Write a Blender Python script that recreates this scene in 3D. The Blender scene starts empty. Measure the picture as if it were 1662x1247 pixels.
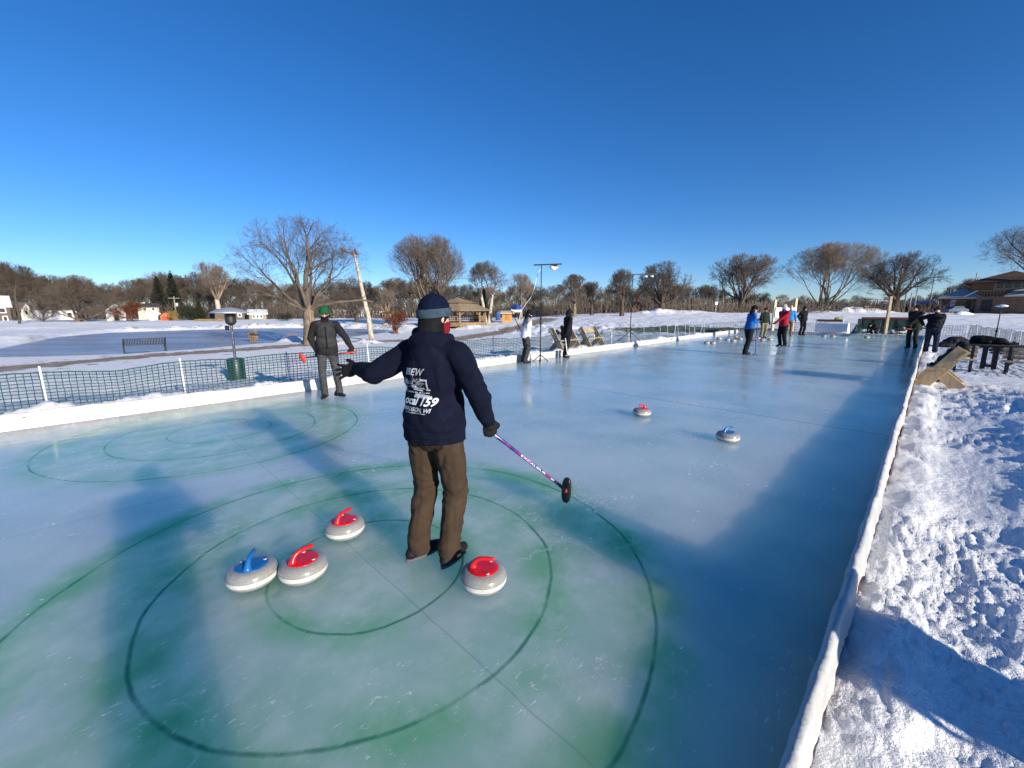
import bpy, bmesh, math, random
import numpy as np
from mathutils import Vector, Matrix, noise as mnoise
from mathutils.bvhtree import BVHTree

# ------------------------------------------------------------------ camera, sky, sun, exposure
scene = bpy.context.scene
COL = scene.collection
CAM_H, FOC, PITCH = 1.695, 673.0, math.radians(10.035)      # metres, pixels of the 1662-wide photo, downward tilt
cd = bpy.data.cameras.new("camera"); cam = bpy.data.objects.new("camera", cd); COL.objects.link(cam)
cam.location = (0, 0, CAM_H); cam.rotation_euler = (math.pi / 2 - PITCH, 0, 0)
cd.sensor_width = 36.0; cd.sensor_fit = 'HORIZONTAL'; cd.lens = 36.0 * FOC / 1662.0
cd.clip_start = 0.05; cd.clip_end = 5000
scene.camera = cam

SUN_EL = math.radians(16.3)
SUN_AZ = Vector((0.667, -0.745, 0)).normalized()             # horizontal direction towards the sun
TO_SUN = Vector((SUN_AZ.x * math.cos(SUN_EL), SUN_AZ.y * math.cos(SUN_EL), math.sin(SUN_EL)))
w = bpy.data.worlds.new("World"); scene.world = w; w.use_nodes = True
nt = w.node_tree; nt.nodes.clear()
wo = nt.nodes.new('ShaderNodeOutputWorld'); wb = nt.nodes.new('ShaderNodeBackground'); sk = nt.nodes.new('ShaderNodeTexSky')
sk.sky_type = 'NISHITA'; sk.sun_disc = False; sk.sun_elevation = SUN_EL
sk.sun_rotation = math.atan2(SUN_AZ.x, SUN_AZ.y)
sk.air_density = 0.85; sk.dust_density = 0.15; sk.ozone_density = 4.0; sk.altitude = 250
hs = nt.nodes.new('ShaderNodeHueSaturation'); hs.inputs['Saturation'].default_value = 1.2
hs.inputs['Hue'].default_value = 0.5
wb.inputs['Strength'].default_value = 0.096
tn = nt.nodes.new('ShaderNodeMix'); tn.data_type = 'RGBA'; tn.blend_type = 'MULTIPLY'; tn.inputs[0].default_value = 1.0; tn.inputs[7].default_value = (0.96, 0.985, 1.15, 1)   # colour balance of the clear winter sky
nt.links.new(sk.outputs[0], hs.inputs['Color']); nt.links.new(hs.outputs[0], tn.inputs[6]); nt.links.new(tn.outputs[2], wb.inputs['Color']); nt.links.new(wb.outputs[0], wo.inputs['Surface'])
sd = bpy.data.lights.new("sun", 'SUN'); sun = bpy.data.objects.new("sun", sd); COL.objects.link(sun)
sd.energy = 4.7; sd.angle = math.radians(0.55); sd.color = (1.0, 0.915, 0.785)
sun.rotation_euler = (-TO_SUN).to_track_quat('-Z', 'Y').to_euler(); sun.location = (20, -20, 30)
vs = scene.view_settings
vs.view_transform = 'Standard'; vs.look = 'None'; vs.gamma = 1.0; vs.exposure = 0.52; vs.use_curve_mapping = False
scene.cycles.max_bounces = 6; scene.cycles.diffuse_bounces = 3; scene.cycles.glossy_bounces = 3
scene.cycles.use_denoising = True

# ------------------------------------------------------------------ geometry helpers
S2 = math.sqrt(2.0)
def rk(u, v, z=0.0): return Vector(((u - v) / S2, (u + v) / S2, z))   # rink coordinates: u along the sheet, v to its left
def uv_of(p): return ((p[0] + p[1]) / S2, (p[1] - p[0]) / S2)
def ray(px, py):
    x = (px - 831.0) / FOC; y = -(py - 623.5) / FOC
    return Vector((x, math.cos(PITCH) + y * math.sin(PITCH), y * math.cos(PITCH) - math.sin(PITCH)))
def pt(px, py, zc):
    return Vector((0, 0, CAM_H)) + ray(px, py) * zc                   # world point at camera depth zc
def smooth(a, b, x):
    t = np.clip((np.asarray(x, float) - a) / (b - a), 0, 1); return t * t * (3 - 2 * t)

def _hash(ix, iy, seed):
    h = (ix.astype(np.int64) * 374761393 + iy.astype(np.int64) * 668265263 + seed * 1442695041) & 0xFFFFFFFF
    h = ((h ^ (h >> 13)) * 1274126177) & 0xFFFFFFFF
    return ((h ^ (h >> 16)) & 0xFFFF) / 65535.0
def vnoise(x, y, seed=0):
    x = np.asarray(x, float); y = np.asarray(y, float)
    ix = np.floor(x); iy = np.floor(y); fx = x - ix; fy = y - iy
    fx = fx * fx * fx * (fx * (fx * 6 - 15) + 10); fy = fy * fy * fy * (fy * (fy * 6 - 15) + 10)
    a = _hash(ix, iy, seed); b = _hash(ix + 1, iy, seed); c = _hash(ix, iy + 1, seed); d = _hash(ix + 1, iy + 1, seed)
    return (a + (b - a) * fx + (c - a) * fy + (a - b - c + d) * fx * fy) * 2 - 1
def fbm(x, y, seed=0, octv=4):
    s = 0; a = 1.0; f = 1.0
    for i in range(octv):
        s = s + a * vnoise(x * f + 13.7 * i, y * f - 7.3 * i, seed + i); a *= 0.5; f *= 2.03
    return s

# rink, in rink coordinates
U0, U1, V0 = -5.0, 35.8, 0.15
def VL(u): return 9.2 + 0.042 * u                              # the left border runs slightly askew

def in_poly(x, y, poly):
    x = np.asarray(x, float); y = np.asarray(y, float); r = np.zeros(x.shape, bool)
    n = len(poly)
    for i in range(n):
        x0, y0 = poly[i]; x1, y1 = poly[(i + 1) % n]
        c = ((y0 > y) != (y1 > y)) & (x < (x1 - x0) * (y - y0) / (y1 - y0 + 1e-12) + x0)
        r ^= c
    return r
def poly_dist(x, y, poly, closed=True):
    d = np.full(np.asarray(x, float).shape, 1e9)
    n = len(poly)
    for i in range(n if closed else n - 1):
        ax, ay = poly[i]; bx, by = poly[(i + 1) % n]
        dx, dy = bx - ax, by - ay
        t = np.clip(((x - ax) * dx + (y - ay) * dy) / (dx * dx + dy * dy + 1e-9), 0, 1)
        d = np.minimum(d, np.hypot(x - ax - t * dx, y - ay - t * dy))
    return d
POND_Z = -0.9
def on_z(px, py, z):
    r = ray(px, py); t = (z - CAM_H) / r.z; return (r.x * t, r.y * t)
POND = [on_z(px, py, POND_Z) for px, py in [(-260, 604), (-100, 588), (0, 582), (100, 580), (200, 577), (300, 570), (400, 561),
        (498, 554), (567, 548), (622, 540), (640, 536), (600, 534), (498, 532.5), (420, 533), (300, 536), (183, 540), (91, 547), (61, 553), (0, 566), (-120, 580)]]
PATH = []                                                             # filled below
MOUNDS = []                                                           # (x, y, radius, height)
def terrain0(x, y):
    """large shape of the ground (no lumps)"""
    x = np.asarray(x, float); y = np.asarray(y, float)
    u = (x + y) / S2; v = (y - x) / S2
    lm = 1 - smooth(25, 48, u)
    z = -0.25 * smooth(10.6, 14, v) * (1 - smooth(30, 45, u)) - 0.65 * smooth(15, 27, v) * lm + 0.6 * smooth(60, 76, y) * smooth(27, 40, v) * lm
    yy = np.maximum(y, 1.0)
    z = z + 1.35 * smooth(45, 115, y) * smooth(-0.05, 0.3, x / yy)
    return z
def gp(px, py):
    """ground point seen at a photo pixel, on the large shape of the ground"""
    r = ray(px, py); t = 1.0; last = 1.0
    while t < 600:
        p = Vector((0, 0, CAM_H)) + r * t
        if p.z < float(terrain0(p.x, p.y)):
            a, b = last, t
            for _ in range(30):
                m = (a + b) / 2; q = Vector((0, 0, CAM_H)) + r * m
                if q.z < float(terrain0(q.x, q.y)): b = m
                else: a = m
            return Vector((0, 0, CAM_H)) + r * b
        last = t; t *= 1.01
    return Vector((0, 0, CAM_H)) + r * 300
def depth_of(p): return p.y * math.cos(PITCH) - (p.z - CAM_H) * math.sin(PITCH)

# ------------------------------------------------------------------ objects, names, labels
def tag(o, label=None, cat=None, group=None, kind=None):
    if label: o['label'] = label
    if cat: o['category'] = cat
    if group: o['group'] = group
    if kind: o['kind'] = kind
    return o
def thing(name, label, cat, loc=(0, 0, 0), rz=0.0, group=None):
    o = bpy.data.objects.new(name, None); COL.objects.link(o); o.empty_display_size = 0.1
    o.location = loc; o.rotation_euler = (0, 0, rz)
    return tag(o, label, cat, group)
def copy_thing(o, loc, rz=None, scale=None, label=None, group=None, parent=None):
    c = o.copy(); COL.objects.link(c)
    if parent is not None: c.parent = parent
    else:
        c.location = loc
        if rz is not None: c.rotation_euler = (0, 0, rz)
        if scale is not None: c.scale = scale if hasattr(scale, '__len__') else (scale,) * 3
        if label: c['label'] = label
        if group: c['group'] = group
    for ch in [k for k in COL.objects if k.parent == o]:
        copy_thing(ch, None, parent=c)
    return c

class MB:
    """collects shapes and links them as one mesh object"""
    def __init__(s): s.v = []; s.f = []
    def add(s, vs, fs):
        n = len(s.v); s.v += [tuple(p) for p in vs]; s.f += [tuple(i + n for i in f) for f in fs]; return s
    def box(s, c, d, rot=None, bev=0.0):
        hx, hy, hz = d[0] / 2, d[1] / 2, d[2] / 2
        c = Vector(c)
        if bev <= 0:
            P = [Vector((x, y, z)) for x in (-hx, hx) for y in (-hy, hy) for z in (-hz, hz)]
            F = [(0, 1, 3, 2), (4, 6, 7, 5), (0, 4, 5, 1), (2, 3, 7, 6), (0, 2, 6, 4), (1, 5, 7, 3)]
        else:
            bm = bmesh.new(); bmesh.ops.create_cube(bm, size=1.0, matrix=Matrix.Diagonal((d[0], d[1], d[2], 1)))
            bmesh.ops.bevel(bm, geom=bm.edges[:], offset=bev, segments=2, affect='EDGES', profile=0.5)
            bm.verts.index_update()
            P = [q.co.copy() for q in bm.verts]; F = [tuple(q.index for q in f.verts) for f in bm.faces]; bm.free()
        if rot is not None: P = [rot @ p for p in P]
        return s.add([p + c for p in P], F)
    def bar(s, a, b, wd, th, up=(0, 0, 1), bev=0.0):
        """a rectangular bar from a to b, wd across, th along 'up'"""
        a = Vector(a); b = Vector(b); d = (b - a); L = d.length; d.normalize()
        up = Vector(up); sx = d.cross(up)
        if sx.length < 1e-5: sx = d.cross(Vector((1, 0, 0)))
        sx.normalize(); uz = sx.cross(d)
        R = Matrix((sx, d, uz)).transposed()
        return s.box((a + b) / 2, (wd, L, th), R, bev)
    def tube(s, pts, rad, n=8, caps=True):
        pts = [Vector(p) for p in pts]; m = len(pts)
        if not hasattr(rad, '__len__'): rad = [rad] * m
        V = []; prev = None
        for i, p in enumerate(pts):
            d = (pts[min(i + 1, m - 1)] - pts[max(i - 1, 0)]).normalized()
            if prev is None:
                a = d.cross(Vector((0, 0, 1)))
                if a.length < 1e-3: a = d.cross(Vector((1, 0, 0)))
            else: a = prev - d * prev.dot(d)
            a.normalize(); prev = a; b = d.cross(a)
            for k in range(n):
                t = 2 * math.pi * k / n; V.append(p + (a * math.cos(t) + b * math.sin(t)) * rad[i])
        F = [(i * n + k, i * n + (k + 1) % n, (i + 1) * n + (k + 1) % n, (i + 1) * n + k) for i in range(m - 1) for k in range(n)]
        if caps: F += [tuple(reversed(range(n))), tuple(range((m - 1) * n, m * n))]
        return s.add(V, F)
    def lathe(s, prof, n=24, c=(0, 0, 0), closed=True):
        """prof: (r, z) from bottom to top"""
        c = Vector(c); m = len(prof); V = []
        for r, z in prof:
            for k in range(n):
                t = 2 * math.pi * k / n; V.append(c + Vector((r * math.cos(t), r * math.sin(t), z)))
        F = [(i * n + k, i * n + (k + 1) % n, (i + 1) * n + (k + 1) % n, (i + 1) * n + k) for i in range(m - 1) for k in range(n)]
        if closed: F += [tuple(reversed(range(n))), tuple(range((m - 1) * n, m * n))]
        return s.add(V, F)
    def ball(s, c, r, rot=None, nu=14, nv=10):
        if not hasattr(r, '__len__'): r = (r, r, r)
        c = Vector(c); V = []
        for i in range(1, nv):
            ph = math.pi * i / nv
            for k in range(nu):
                t = 2 * math.pi * k / nu; V.append(Vector((r[0] * math.sin(ph) * math.cos(t), r[1] * math.sin(ph) * math.sin(t), -r[2] * math.cos(ph))))
        V += [Vector((0, 0, -r[2])), Vector((0, 0, r[2]))]
        if rot is not None: V = [rot @ p for p in V]
        F = [(i * nu + k, i * nu + (k + 1) % nu, (i + 1) * nu + (k + 1) % nu, (i + 1) * nu + k) for i in range(nv - 2) for k in range(nu)]
        lo, hi = len(V) - 2, len(V) - 1
        F += [(lo, (k + 1) % nu, k) for k in range(nu)] + [(hi, (nv - 2) * nu + k, (nv - 2) * nu + (k + 1) % nu) for k in range(nu)]
        return s.add([p + c for p in V], F)
    def cap(s, a, b, ra, rb, n=12):
        """tapered capsule, closed"""
        a = Vector(a); b = Vector(b); d = b - a; L = max(d.length, 1e-4); d = d / L
        pts = []; rr = []
        for i in range(0, 5):
            t = math.pi / 2 * i / 4; pts.append(a - d * ra * math.cos(t)); rr.append(max(ra * math.sin(t), ra * 0.03))
        for i in range(0, 5):
            t = math.pi / 2 * (1 - i / 4); pts.append(b + d * rb * math.cos(t)); rr.append(max(rb * math.sin(t), rb * 0.03))
        # fixed frame
        ax = d.cross(Vector((0, 0, 1)))
        if ax.length < 1e-3: ax = d.cross(Vector((1, 0, 0)))
        ax.normalize(); bx = d.cross(ax); V = []
        for p, r in zip(pts, rr):
            for k in range(n):
                t = 2 * math.pi * k / n; V.append(p + (ax * math.cos(t) + bx * math.sin(t)) * r)
        m = len(pts)
        F = [(i * n + k, i * n + (k + 1) % n, (i + 1) * n + (k + 1) % n, (i + 1) * n + k) for i in range(m - 1) for k in range(n)]
        F += [tuple(reversed(range(n))), tuple(range((m - 1) * n, m * n))]
        return s.add(V, F)
    def mesh(s, name, mat=None, smooth_=False):
        me = bpy.data.meshes.new(name); me.from_pydata(s.v, [], s.f); me.update()
        if mat: me.materials.append(mat)
        if smooth_: me.polygons.foreach_set('use_smooth', [True] * len(me.polygons))
        return me
    def build(s, name, mat=None, parent=None, smooth_=False):
        o = bpy.data.objects.new(name, s.mesh(name, mat, smooth_)); COL.objects.link(o)
        if parent is not None: o.parent = parent
        if smooth_ == 'auto': auto_smooth(o)
        return o
def auto_smooth(o, ang=40):
    me = o.data; me.polygons.foreach_set('use_smooth', [True] * len(me.polygons))
    bm = bmesh.new(); bm.from_mesh(me); lim = math.radians(ang)
    for e in bm.edges:
        if len(e.link_faces) == 2 and e.calc_face_angle(0) > lim: e.smooth = False
    bm.to_mesh(me); bm.free()
def big_mesh(name, V, F, mat=None, smooth_=True):
    """V (n,3) array, F (m,4) or (m,3) array"""
    me = bpy.data.meshes.new(name); V = np.asarray(V, np.float32); F = np.asarray(F, np.int32); k = F.shape[1]
    me.vertices.add(len(V)); me.vertices.foreach_set('co', V.ravel())
    me.loops.add(F.size); me.loops.foreach_set('vertex_index', F.ravel())
    me.polygons.add(len(F)); me.polygons.foreach_set('loop_start', np.arange(0, F.size, k, dtype=np.int32))
    me.update(calc_edges=True); me.validate()
    if smooth_: me.polygons.foreach_set('use_smooth', np.ones(len(me.polygons), bool))
    if mat: me.materials.append(mat)
    return me
def link(name, me, parent=None):
    o = bpy.data.objects.new(name, me); COL.objects.link(o)
    if parent is not None: o.parent = parent
    return o

# ------------------------------------------------------------------ materials
class NT:
    def __init__(s, name):
        s.m = bpy.data.materials.new(name); s.m.use_nodes = True; s.t = s.m.node_tree
        s.b = s.t.nodes['Principled BSDF']
        s.tc = s.t.nodes.new('ShaderNodeTexCoord')
    def n(s, typ, **kw):
        o = s.t.nodes.new(typ)
        for k, v in kw.items(): setattr(o, k, v)
        return o
    def put(s, sock, val):
        if isinstance(val, bpy.types.NodeSocket): s.t.links.new(val, sock)
        else: sock.default_value = val
    def math(s, op, a, b=0.0, c=0.0, clamp=False):
        o = s.n('ShaderNodeMath', operation=op, use_clamp=clamp); s.put(o.inputs[0], a); s.put(o.inputs[1], b)
        if op in ('MULTIPLY_ADD',): s.put(o.inputs[2], c)
        return o.outputs[0]
    def vec(s, op, a, b=(0, 0, 0)):
        o = s.n('ShaderNodeVectorMath', operation=op); s.put(o.inputs[0], a)
        if op == 'SCALE': s.put(o.inputs['Scale'], b)
        else: s.put(o.inputs[1], b)
        return o.outputs['Value'] if op in ('DISTANCE', 'LENGTH', 'DOT_PRODUCT') else o.outputs[0]
    def noise(s, vec, scale, detail=3, rough=0.5, dist=0.0, col=False):
        o = s.n('ShaderNodeTexNoise'); s.put(o.inputs['Vector'], vec); s.put(o.inputs['Scale'], scale); s.put(o.inputs['Detail'], detail)
        s.put(o.inputs['Roughness'], rough); s.put(o.inputs['Distortion'], dist)
        return o.outputs['Color' if col else 'Fac']
    def ramp(s, fac, a, b, lo=0.0, hi=1.0, interp='SMOOTHSTEP'):
        o = s.n('ShaderNodeMapRange', interpolation_type=interp); s.put(o.inputs[0], fac)
        for i, v in zip((1, 2, 3, 4), (a, b, lo, hi)): s.put(o.inputs[i], v)
        return o.outputs[0]
    def mix(s, fac, a, b, typ='MIX'):
        o = s.n('ShaderNodeMix', data_type='RGBA', blend_type=typ); s.put(o.inputs[0], fac)
        for i, v in ((6, a), (7, b)):
            if not isinstance(v, bpy.types.NodeSocket): v = (v[0], v[1], v[2], 1.0)
            s.put(o.inputs[i], v)
        return o.outputs[2]
    def map(s, scale=(1, 1, 1), rot=(0, 0, 0), src='Object'):
        o = s.n('ShaderNodeMapping'); s.t.links.new(s.tc.outputs[src], o.inputs[0]); o.inputs['Scale'].default_value = scale; o.inputs['Rotation'].default_value = rot
        return o.outputs[0]
    def bump(s, h, strength=0.3, dist=0.02, nrm=None):
        o = s.n('ShaderNodeBump'); s.put(o.inputs['Height'], h); o.inputs['Strength'].default_value = strength; o.inputs['Distance'].default_value = dist
        if nrm is not None: s.put(o.inputs['Normal'], nrm)
        return o.outputs[0]
    def set(s, **kw):
        for k, v in kw.items():
            k = k.replace('_', ' ')
            if k == 'Base Color' and not isinstance(v, bpy.types.NodeSocket): v = (v[0], v[1], v[2], 1.0)
            s.put(s.b.inputs[k], v)
        return s
_mats = {}
def M(name, col, rough=0.7, var=0.18, scale=14.0, bump=0.15, bscale=60.0, metal=0.0, spec=0.4, stretch=(1, 1, 1), bdist=0.004, coat=0.0, sheen=0.0):
    """plain procedural surface: colour varied by noise, small bumps"""
    if name in _mats: return _mats[name]
    t = NT(name); vc = t.map(stretch)
    f = t.noise(vc, scale, 4, 0.6)
    lo = tuple(c * (1 - var) for c in col); hi = tuple(min(1, c * (1 + var)) for c in col)
    t.set(Base_Color=t.mix(t.ramp(f, 0.3, 0.7), lo, hi), Roughness=t.ramp(t.noise(vc, scale * 2.3, 2), 0.3, 0.7, max(rough - 0.08, 0.03), min(rough + 0.08, 1)), Metallic=metal)
    t.b.inputs['Specular IOR Level'].default_value = spec
    if coat: t.b.inputs['Coat Weight'].default_value = coat
    if sheen: t.b.inputs['Sheen Weight'].default_value = sheen
    if bump: t.set(Normal=t.bump(t.noise(vc, bscale, 3), bump, bdist))
    _mats[name] = t.m
    return t.m
# ------------------------------------------------------------------ setting: snow, path, ice
def mat_snow():
    t = NT('snow'); o = t.tc.outputs['Object']
    at = t.n('ShaderNodeAttribute', attribute_name='dirt'); dirt = at.outputs['Fac']
    gr = t.n('ShaderNodeAttribute', attribute_name='grass').outputs['Fac']
    f = t.noise(o, 0.7, 5, 0.6); f2 = t.noise(o, 9.0, 4, 0.65)
    snow = t.mix(t.ramp(f, 0.3, 0.75), (0.84, 0.84, 0.84), (0.92, 0.915, 0.90))
    snow = t.mix(t.ramp(f2, 0.25, 0.5, 0.3, 0.0), snow, (0.70, 0.72, 0.74))
    d2 = t.noise(o, 1.6, 5, 0.7)
    soil = t.mix(t.ramp(d2, 0.35, 0.65), (0.24, 0.175, 0.115), (0.42, 0.33, 0.24))
    dm = t.ramp(t.math('ADD', dirt, t.math('MULTIPLY', t.math('SUBTRACT', t.noise(o, 1.3, 6, 0.72), 0.5), 1.9)), 0.45, 0.62)
    grass = t.mix(t.ramp(t.noise(o, 3.0, 5, 0.7), 0.35, 0.65), (0.10, 0.10, 0.045), (0.24, 0.20, 0.11))
    gm = t.ramp(t.math('ADD', gr, t.math('MULTIPLY', t.math('SUBTRACT', t.noise(o, 0.9, 6, 0.75), 0.5), 1.7)), 0.45, 0.66)
    c = t.mix(dm, snow, soil); c = t.mix(gm, c, grass)
    h = t.math('ADD', t.noise(o, 22.0, 5, 0.65), t.math('MULTIPLY', t.noise(o, 95.0, 3, 0.6), 0.35))
    t.set(Base_Color=c, Roughness=t.ramp(f2, 0.3, 0.7, 0.55, 0.8), Normal=t.bump(h, 0.7, 0.035))
    t.b.inputs['Specular IOR Level'].default_value = 0.25
    return t.m
SNOW = mat_snow()

PATH_PX = [(-260, 640), (-120, 622), (0, 607), (130, 594), (250, 583), (400, 572), (470, 566), (560, 560), (650, 557), (735, 555), (790, 545), (835, 534), (862, 526), (880, 521), (890, 517)]
PATH_XY = [tuple(gp(*p)[:2]) for p in PATH_PX]
GRASS_PX = [(985, 541), (1010, 533.5), (1075, 530), (1150, 531), (1215, 533), (1290, 534), (1290, 539), (1150, 540.5), (1060, 541)]
GRASS_XY = [tuple(gp(*p)[:2]) for p in GRASS_PX]
for px, py, r, h in [(985, 538, 1.3, 0.42), (948, 543, 1.4, 0.3), (905, 537, 1.6, 0.3), (880, 533, 1.4, 0.3), (865, 537, 1.0, 0.24), (1000, 540, 0.9, 0.28), (930, 533, 1.5, 0.2),
                     (480, 557, 1.3, 0.55), (505, 561, 1.2, 0.4), (540, 563, 1.4, 0.3), (455, 566, 1.0, 0.28), (600, 561, 1.2, 0.3), (10, 556, 4.0, 0.4), (45, 548, 6.0, 0.3), (20, 536, 9, 0.5),
                     (640, 543, 1.6, 0.35), (670, 545, 1.5, 0.3), (700, 541, 1.6, 0.3), (765, 533, 1.8, 0.35),
                     (1065, 509, 3, 0.8), (1095, 508.5, 4, 0.7), (1050, 510, 3, 0.5), (1125, 508, 4, 0.5),
                     (1368, 508, 3.0, 0.7), (1392, 508, 3.0, 0.9), (1335, 508, 3, 0.4), (1418, 508, 3, 0.6), (1440, 508, 3, 0.4)]:
    g = gp(px, py); MOUNDS.append((g.x, g.y, r, h))

def ground():
    th_f = np.radians(np.arange(-60, 60.01, 0.15)); th_b = np.radians(np.arange(64, 297, 4.0))
    th = np.concatenate([th_f, th_b]); nth = len(th)
    r = np.exp(np.arange(math.log(0.3), math.log(1500), 0.0125)); nr = len(r)
    R, TH = np.meshgrid(r, th, indexing='ij'); x = R * np.sin(TH); y = R * np.cos(TH)
    u = (x + y) / S2; v = (y - x) / S2
    z = terrain0(x, y)
    # lumps of trodden snow
    near = 1 - smooth(9, 40, R)
    wu = 0.25 * fbm(u * 1.7, v * 1.7, 91, 2); wv = 0.25 * fbm(u * 1.7, v * 1.7, 95, 2)
    lump = 0.028 * fbm(u * 1.1, v * 1.1, 3, 3) + 0.011 * fbm((u + wu) * 5.0, (v + wv) * 3.0, 11, 4) + 0.012 * np.abs(fbm((u + wu) * 14, (v + wv) * 9, 17, 3)) + 0.009 * fbm(u * 34, v * 25, 19, 3)
    foot = vnoise(u * 3.4, v * 3.4, 31); lump = lump - 0.028 * smooth(0.30, 0.75, foot)
    right = smooth(0.15, -0.15, v)
    calm = 0.40 + 0.85 * smooth(-0.35, 0.45, fbm(u * 0.75, v * 0.75, 101, 3))
    z = z + lump * calm * (0.62 + 0.38 * right) * near * smooth(0.6, 1.6, R)
    z = z + (0.85 * smooth(0.0, -7.0, v) + 0.10 * smooth(-0.3, -1.5, v)) * (1 - smooth(10, 17, u)) * smooth(-6, -1, u)
    rp = random.Random(12)                                            # boot prints in lines along the border
    for walk in range(11):
        fu, fv = rp.uniform(-0.5, 11), rp.uniform(-4.2, -0.5); hd = rp.gauss(0, 0.35) + (math.pi if rp.random() < 0.5 else 0)
        for st in range(rp.randint(6, 14)):
            fu += 0.42 * math.cos(hd) * rp.uniform(0.8, 1.2); fv += 0.42 * math.sin(hd) + rp.gauss(0, 0.03); hd += rp.gauss(0, 0.12); sd_ = 0.10 * (-1) ** st
            cu, cv = fu - sd_ * math.sin(hd), fv + sd_ * math.cos(hd)
            if cv > -0.3: continue
            du, dv = u - cu, v - cv; k = (np.abs(du) < 0.4) & (np.abs(dv) < 0.4)
            if not k.any(): continue
            la = du[k] * math.cos(hd) + dv[k] * math.sin(hd); lb = -du[k] * math.sin(hd) + dv[k] * math.cos(hd); q = np.sqrt((la / 0.155) ** 2 + (lb / (0.062 - 0.012 * np.sign(la))) ** 2)
            z[k] += -0.045 * (1 - smooth(0.75, 1.1, q)) + 0.014 * np.exp(-((q - 1.35) / 0.25) ** 2)
    bank = np.exp(-((v + 0.05) / 0.18) ** 2) * (0.06 + 0.04 * fbm(u * 2.4, v * 2.4, 51, 3)) * (0.2 + 0.8 * smooth(1.6, 2.6, u)); z = z + bank * (u < 36.2)
    far = 0.07 * fbm(x * 0.35, y * 0.35, 23, 4) + 0.03 * fbm(x * 1.4, y * 1.4, 29, 3)
    z = z + far * smooth(6, 14, R) * np.where(v > VL(u) + 0.5, 1, smooth(36.5, 40, u))
    # churned snow field ahead-left of the rink end
    ch = np.exp(-(((x - 8) / 16) ** 2 + ((y - 44) / 14) ** 2)); z = z + ch * 0.16 * np.abs(fbm(x * 0.9, y * 0.5, 61, 4))
    # bank heaped against the left border and the far border
    bl = np.exp(-((v - VL(u) - 0.62) / 0.42) ** 2) * (0.12 + 0.11 * fbm(u * 1.3, v * 1.8, 41, 4) + 0.05 * fbm(u * 6, v * 6, 43, 3)) * (u < 36.5); z = z + bl
    be = np.exp(-((u - 36.6) / 0.5) ** 2) * (0.13 + 0.12 * fbm(u * 1.6, v * 1.2, 47, 4)) * (v < 11) * (v > -3); z = z + be
    for mx, my, mr, mh in MOUNDS:
        d2 = ((x - mx) ** 2 + (y - my) ** 2) / (mr * mr); k = d2 < 9
        z[k] += mh * np.exp(-d2[k]) * (1 + 0.45 * fbm(x[k] * 1.3 / max(1, mr / 1.5), y[k] * 1.3 / max(1, mr / 1.5), 71, 3))
    # rocky rim of the pond, pond bed, rink bed
    pd = poly_dist(x, y, POND); ins = in_poly(x, y, POND)
    z = np.where(ins, POND_Z - 0.02 - 0.25 * smooth(0, 2.0, pd), np.maximum(z, POND_Z + 0.03 + 0.16 * smooth(0, 1.5, pd)))
    z = z + (~ins) * np.exp(-((pd - 2.0) / 1.6) ** 2) * (0.34 + 0.38 * fbm(x * 0.55, y * 0.55, 83, 4)) * smooth(45, 55, y)
    ri = (u > U0 - 0.1) & (u < U1 + 0.1) & (v > V0 - 0.03) & (v < VL(u) + 0.04)
    z = np.where(ri, np.minimum(z, -0.34), z)
    V = np.stack([x, y, z], -1).reshape(-1, 3)
    i, j = np.meshgrid(np.arange(nr - 1), np.arange(nth), indexing='ij'); j2 = (j + 1) % nth
    F = np.stack([i * nth + j, i * nth + j2, (i + 1) * nth + j2, (i + 1) * nth + j], -1).reshape(-1, 4)[:, ::-1]
    # worn earth of the path, bare grass
    pdist = poly_dist(V[:, 0], V[:, 1], PATH_XY, False); wid = 0.45 + 0.025 * np.hypot(V[:, 0], V[:, 1])
    dirt = 0.80 - 0.80 * smooth(0.45, 1.6, pdist / np.minimum(wid, 2.2))
    rim = np.exp(-((poly_dist(V[:, 0], V[:, 1], POND) - 1.4) / 1.3) ** 2) * 0.52 * smooth(45, 55, V[:, 1])
    scat = 0.43 * np.exp(-(pdist / 4.5) ** 2) * (V[:, 2] < 0.3); dirt = np.maximum(np.maximum(dirt, rim), scat)
    g_in = in_poly(V[:, 0], V[:, 1], GRASS_XY); gd = poly_dist(V[:, 0], V[:, 1], GRASS_XY)
    grass = np.where(g_in, 0.5 + np.minimum(gd, 1.0) * 0.5, np.maximum(0, 0.5 - gd * 0.35))
    fc = V[F].mean(1)
    isp = poly_dist(fc[:, 0], fc[:, 1], PATH_XY, False) < np.minimum(0.55 + 0.035 * np.hypot(fc[:, 0], fc[:, 1]), 2.2) * 0.95
    isg = in_poly(fc[:, 0], fc[:, 1], GRASS_XY) & ~isp
    def sub(name, mask):
        f = F[mask]; used, inv = np.unique(f, return_inverse=True)
        me = big_mesh(name, V[used], inv.reshape(-1, 4), SNOW)
        for an, ar in (('dirt', dirt), ('grass', grass)):
            a = me.attributes.new(an, 'FLOAT', 'POINT'); a.data.foreach_set('value', ar[used].astype(np.float32))
        return tag(link(name, me), kind='structure')
    sub('snow_ground', ~isp & ~isg)
    tag(sub('path', isp), 'brown dirt path worn through the snow beside the pond')
    tag(sub('grass_patch', isg), 'bare strip of olive grass in the snow field')
ground()

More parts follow.
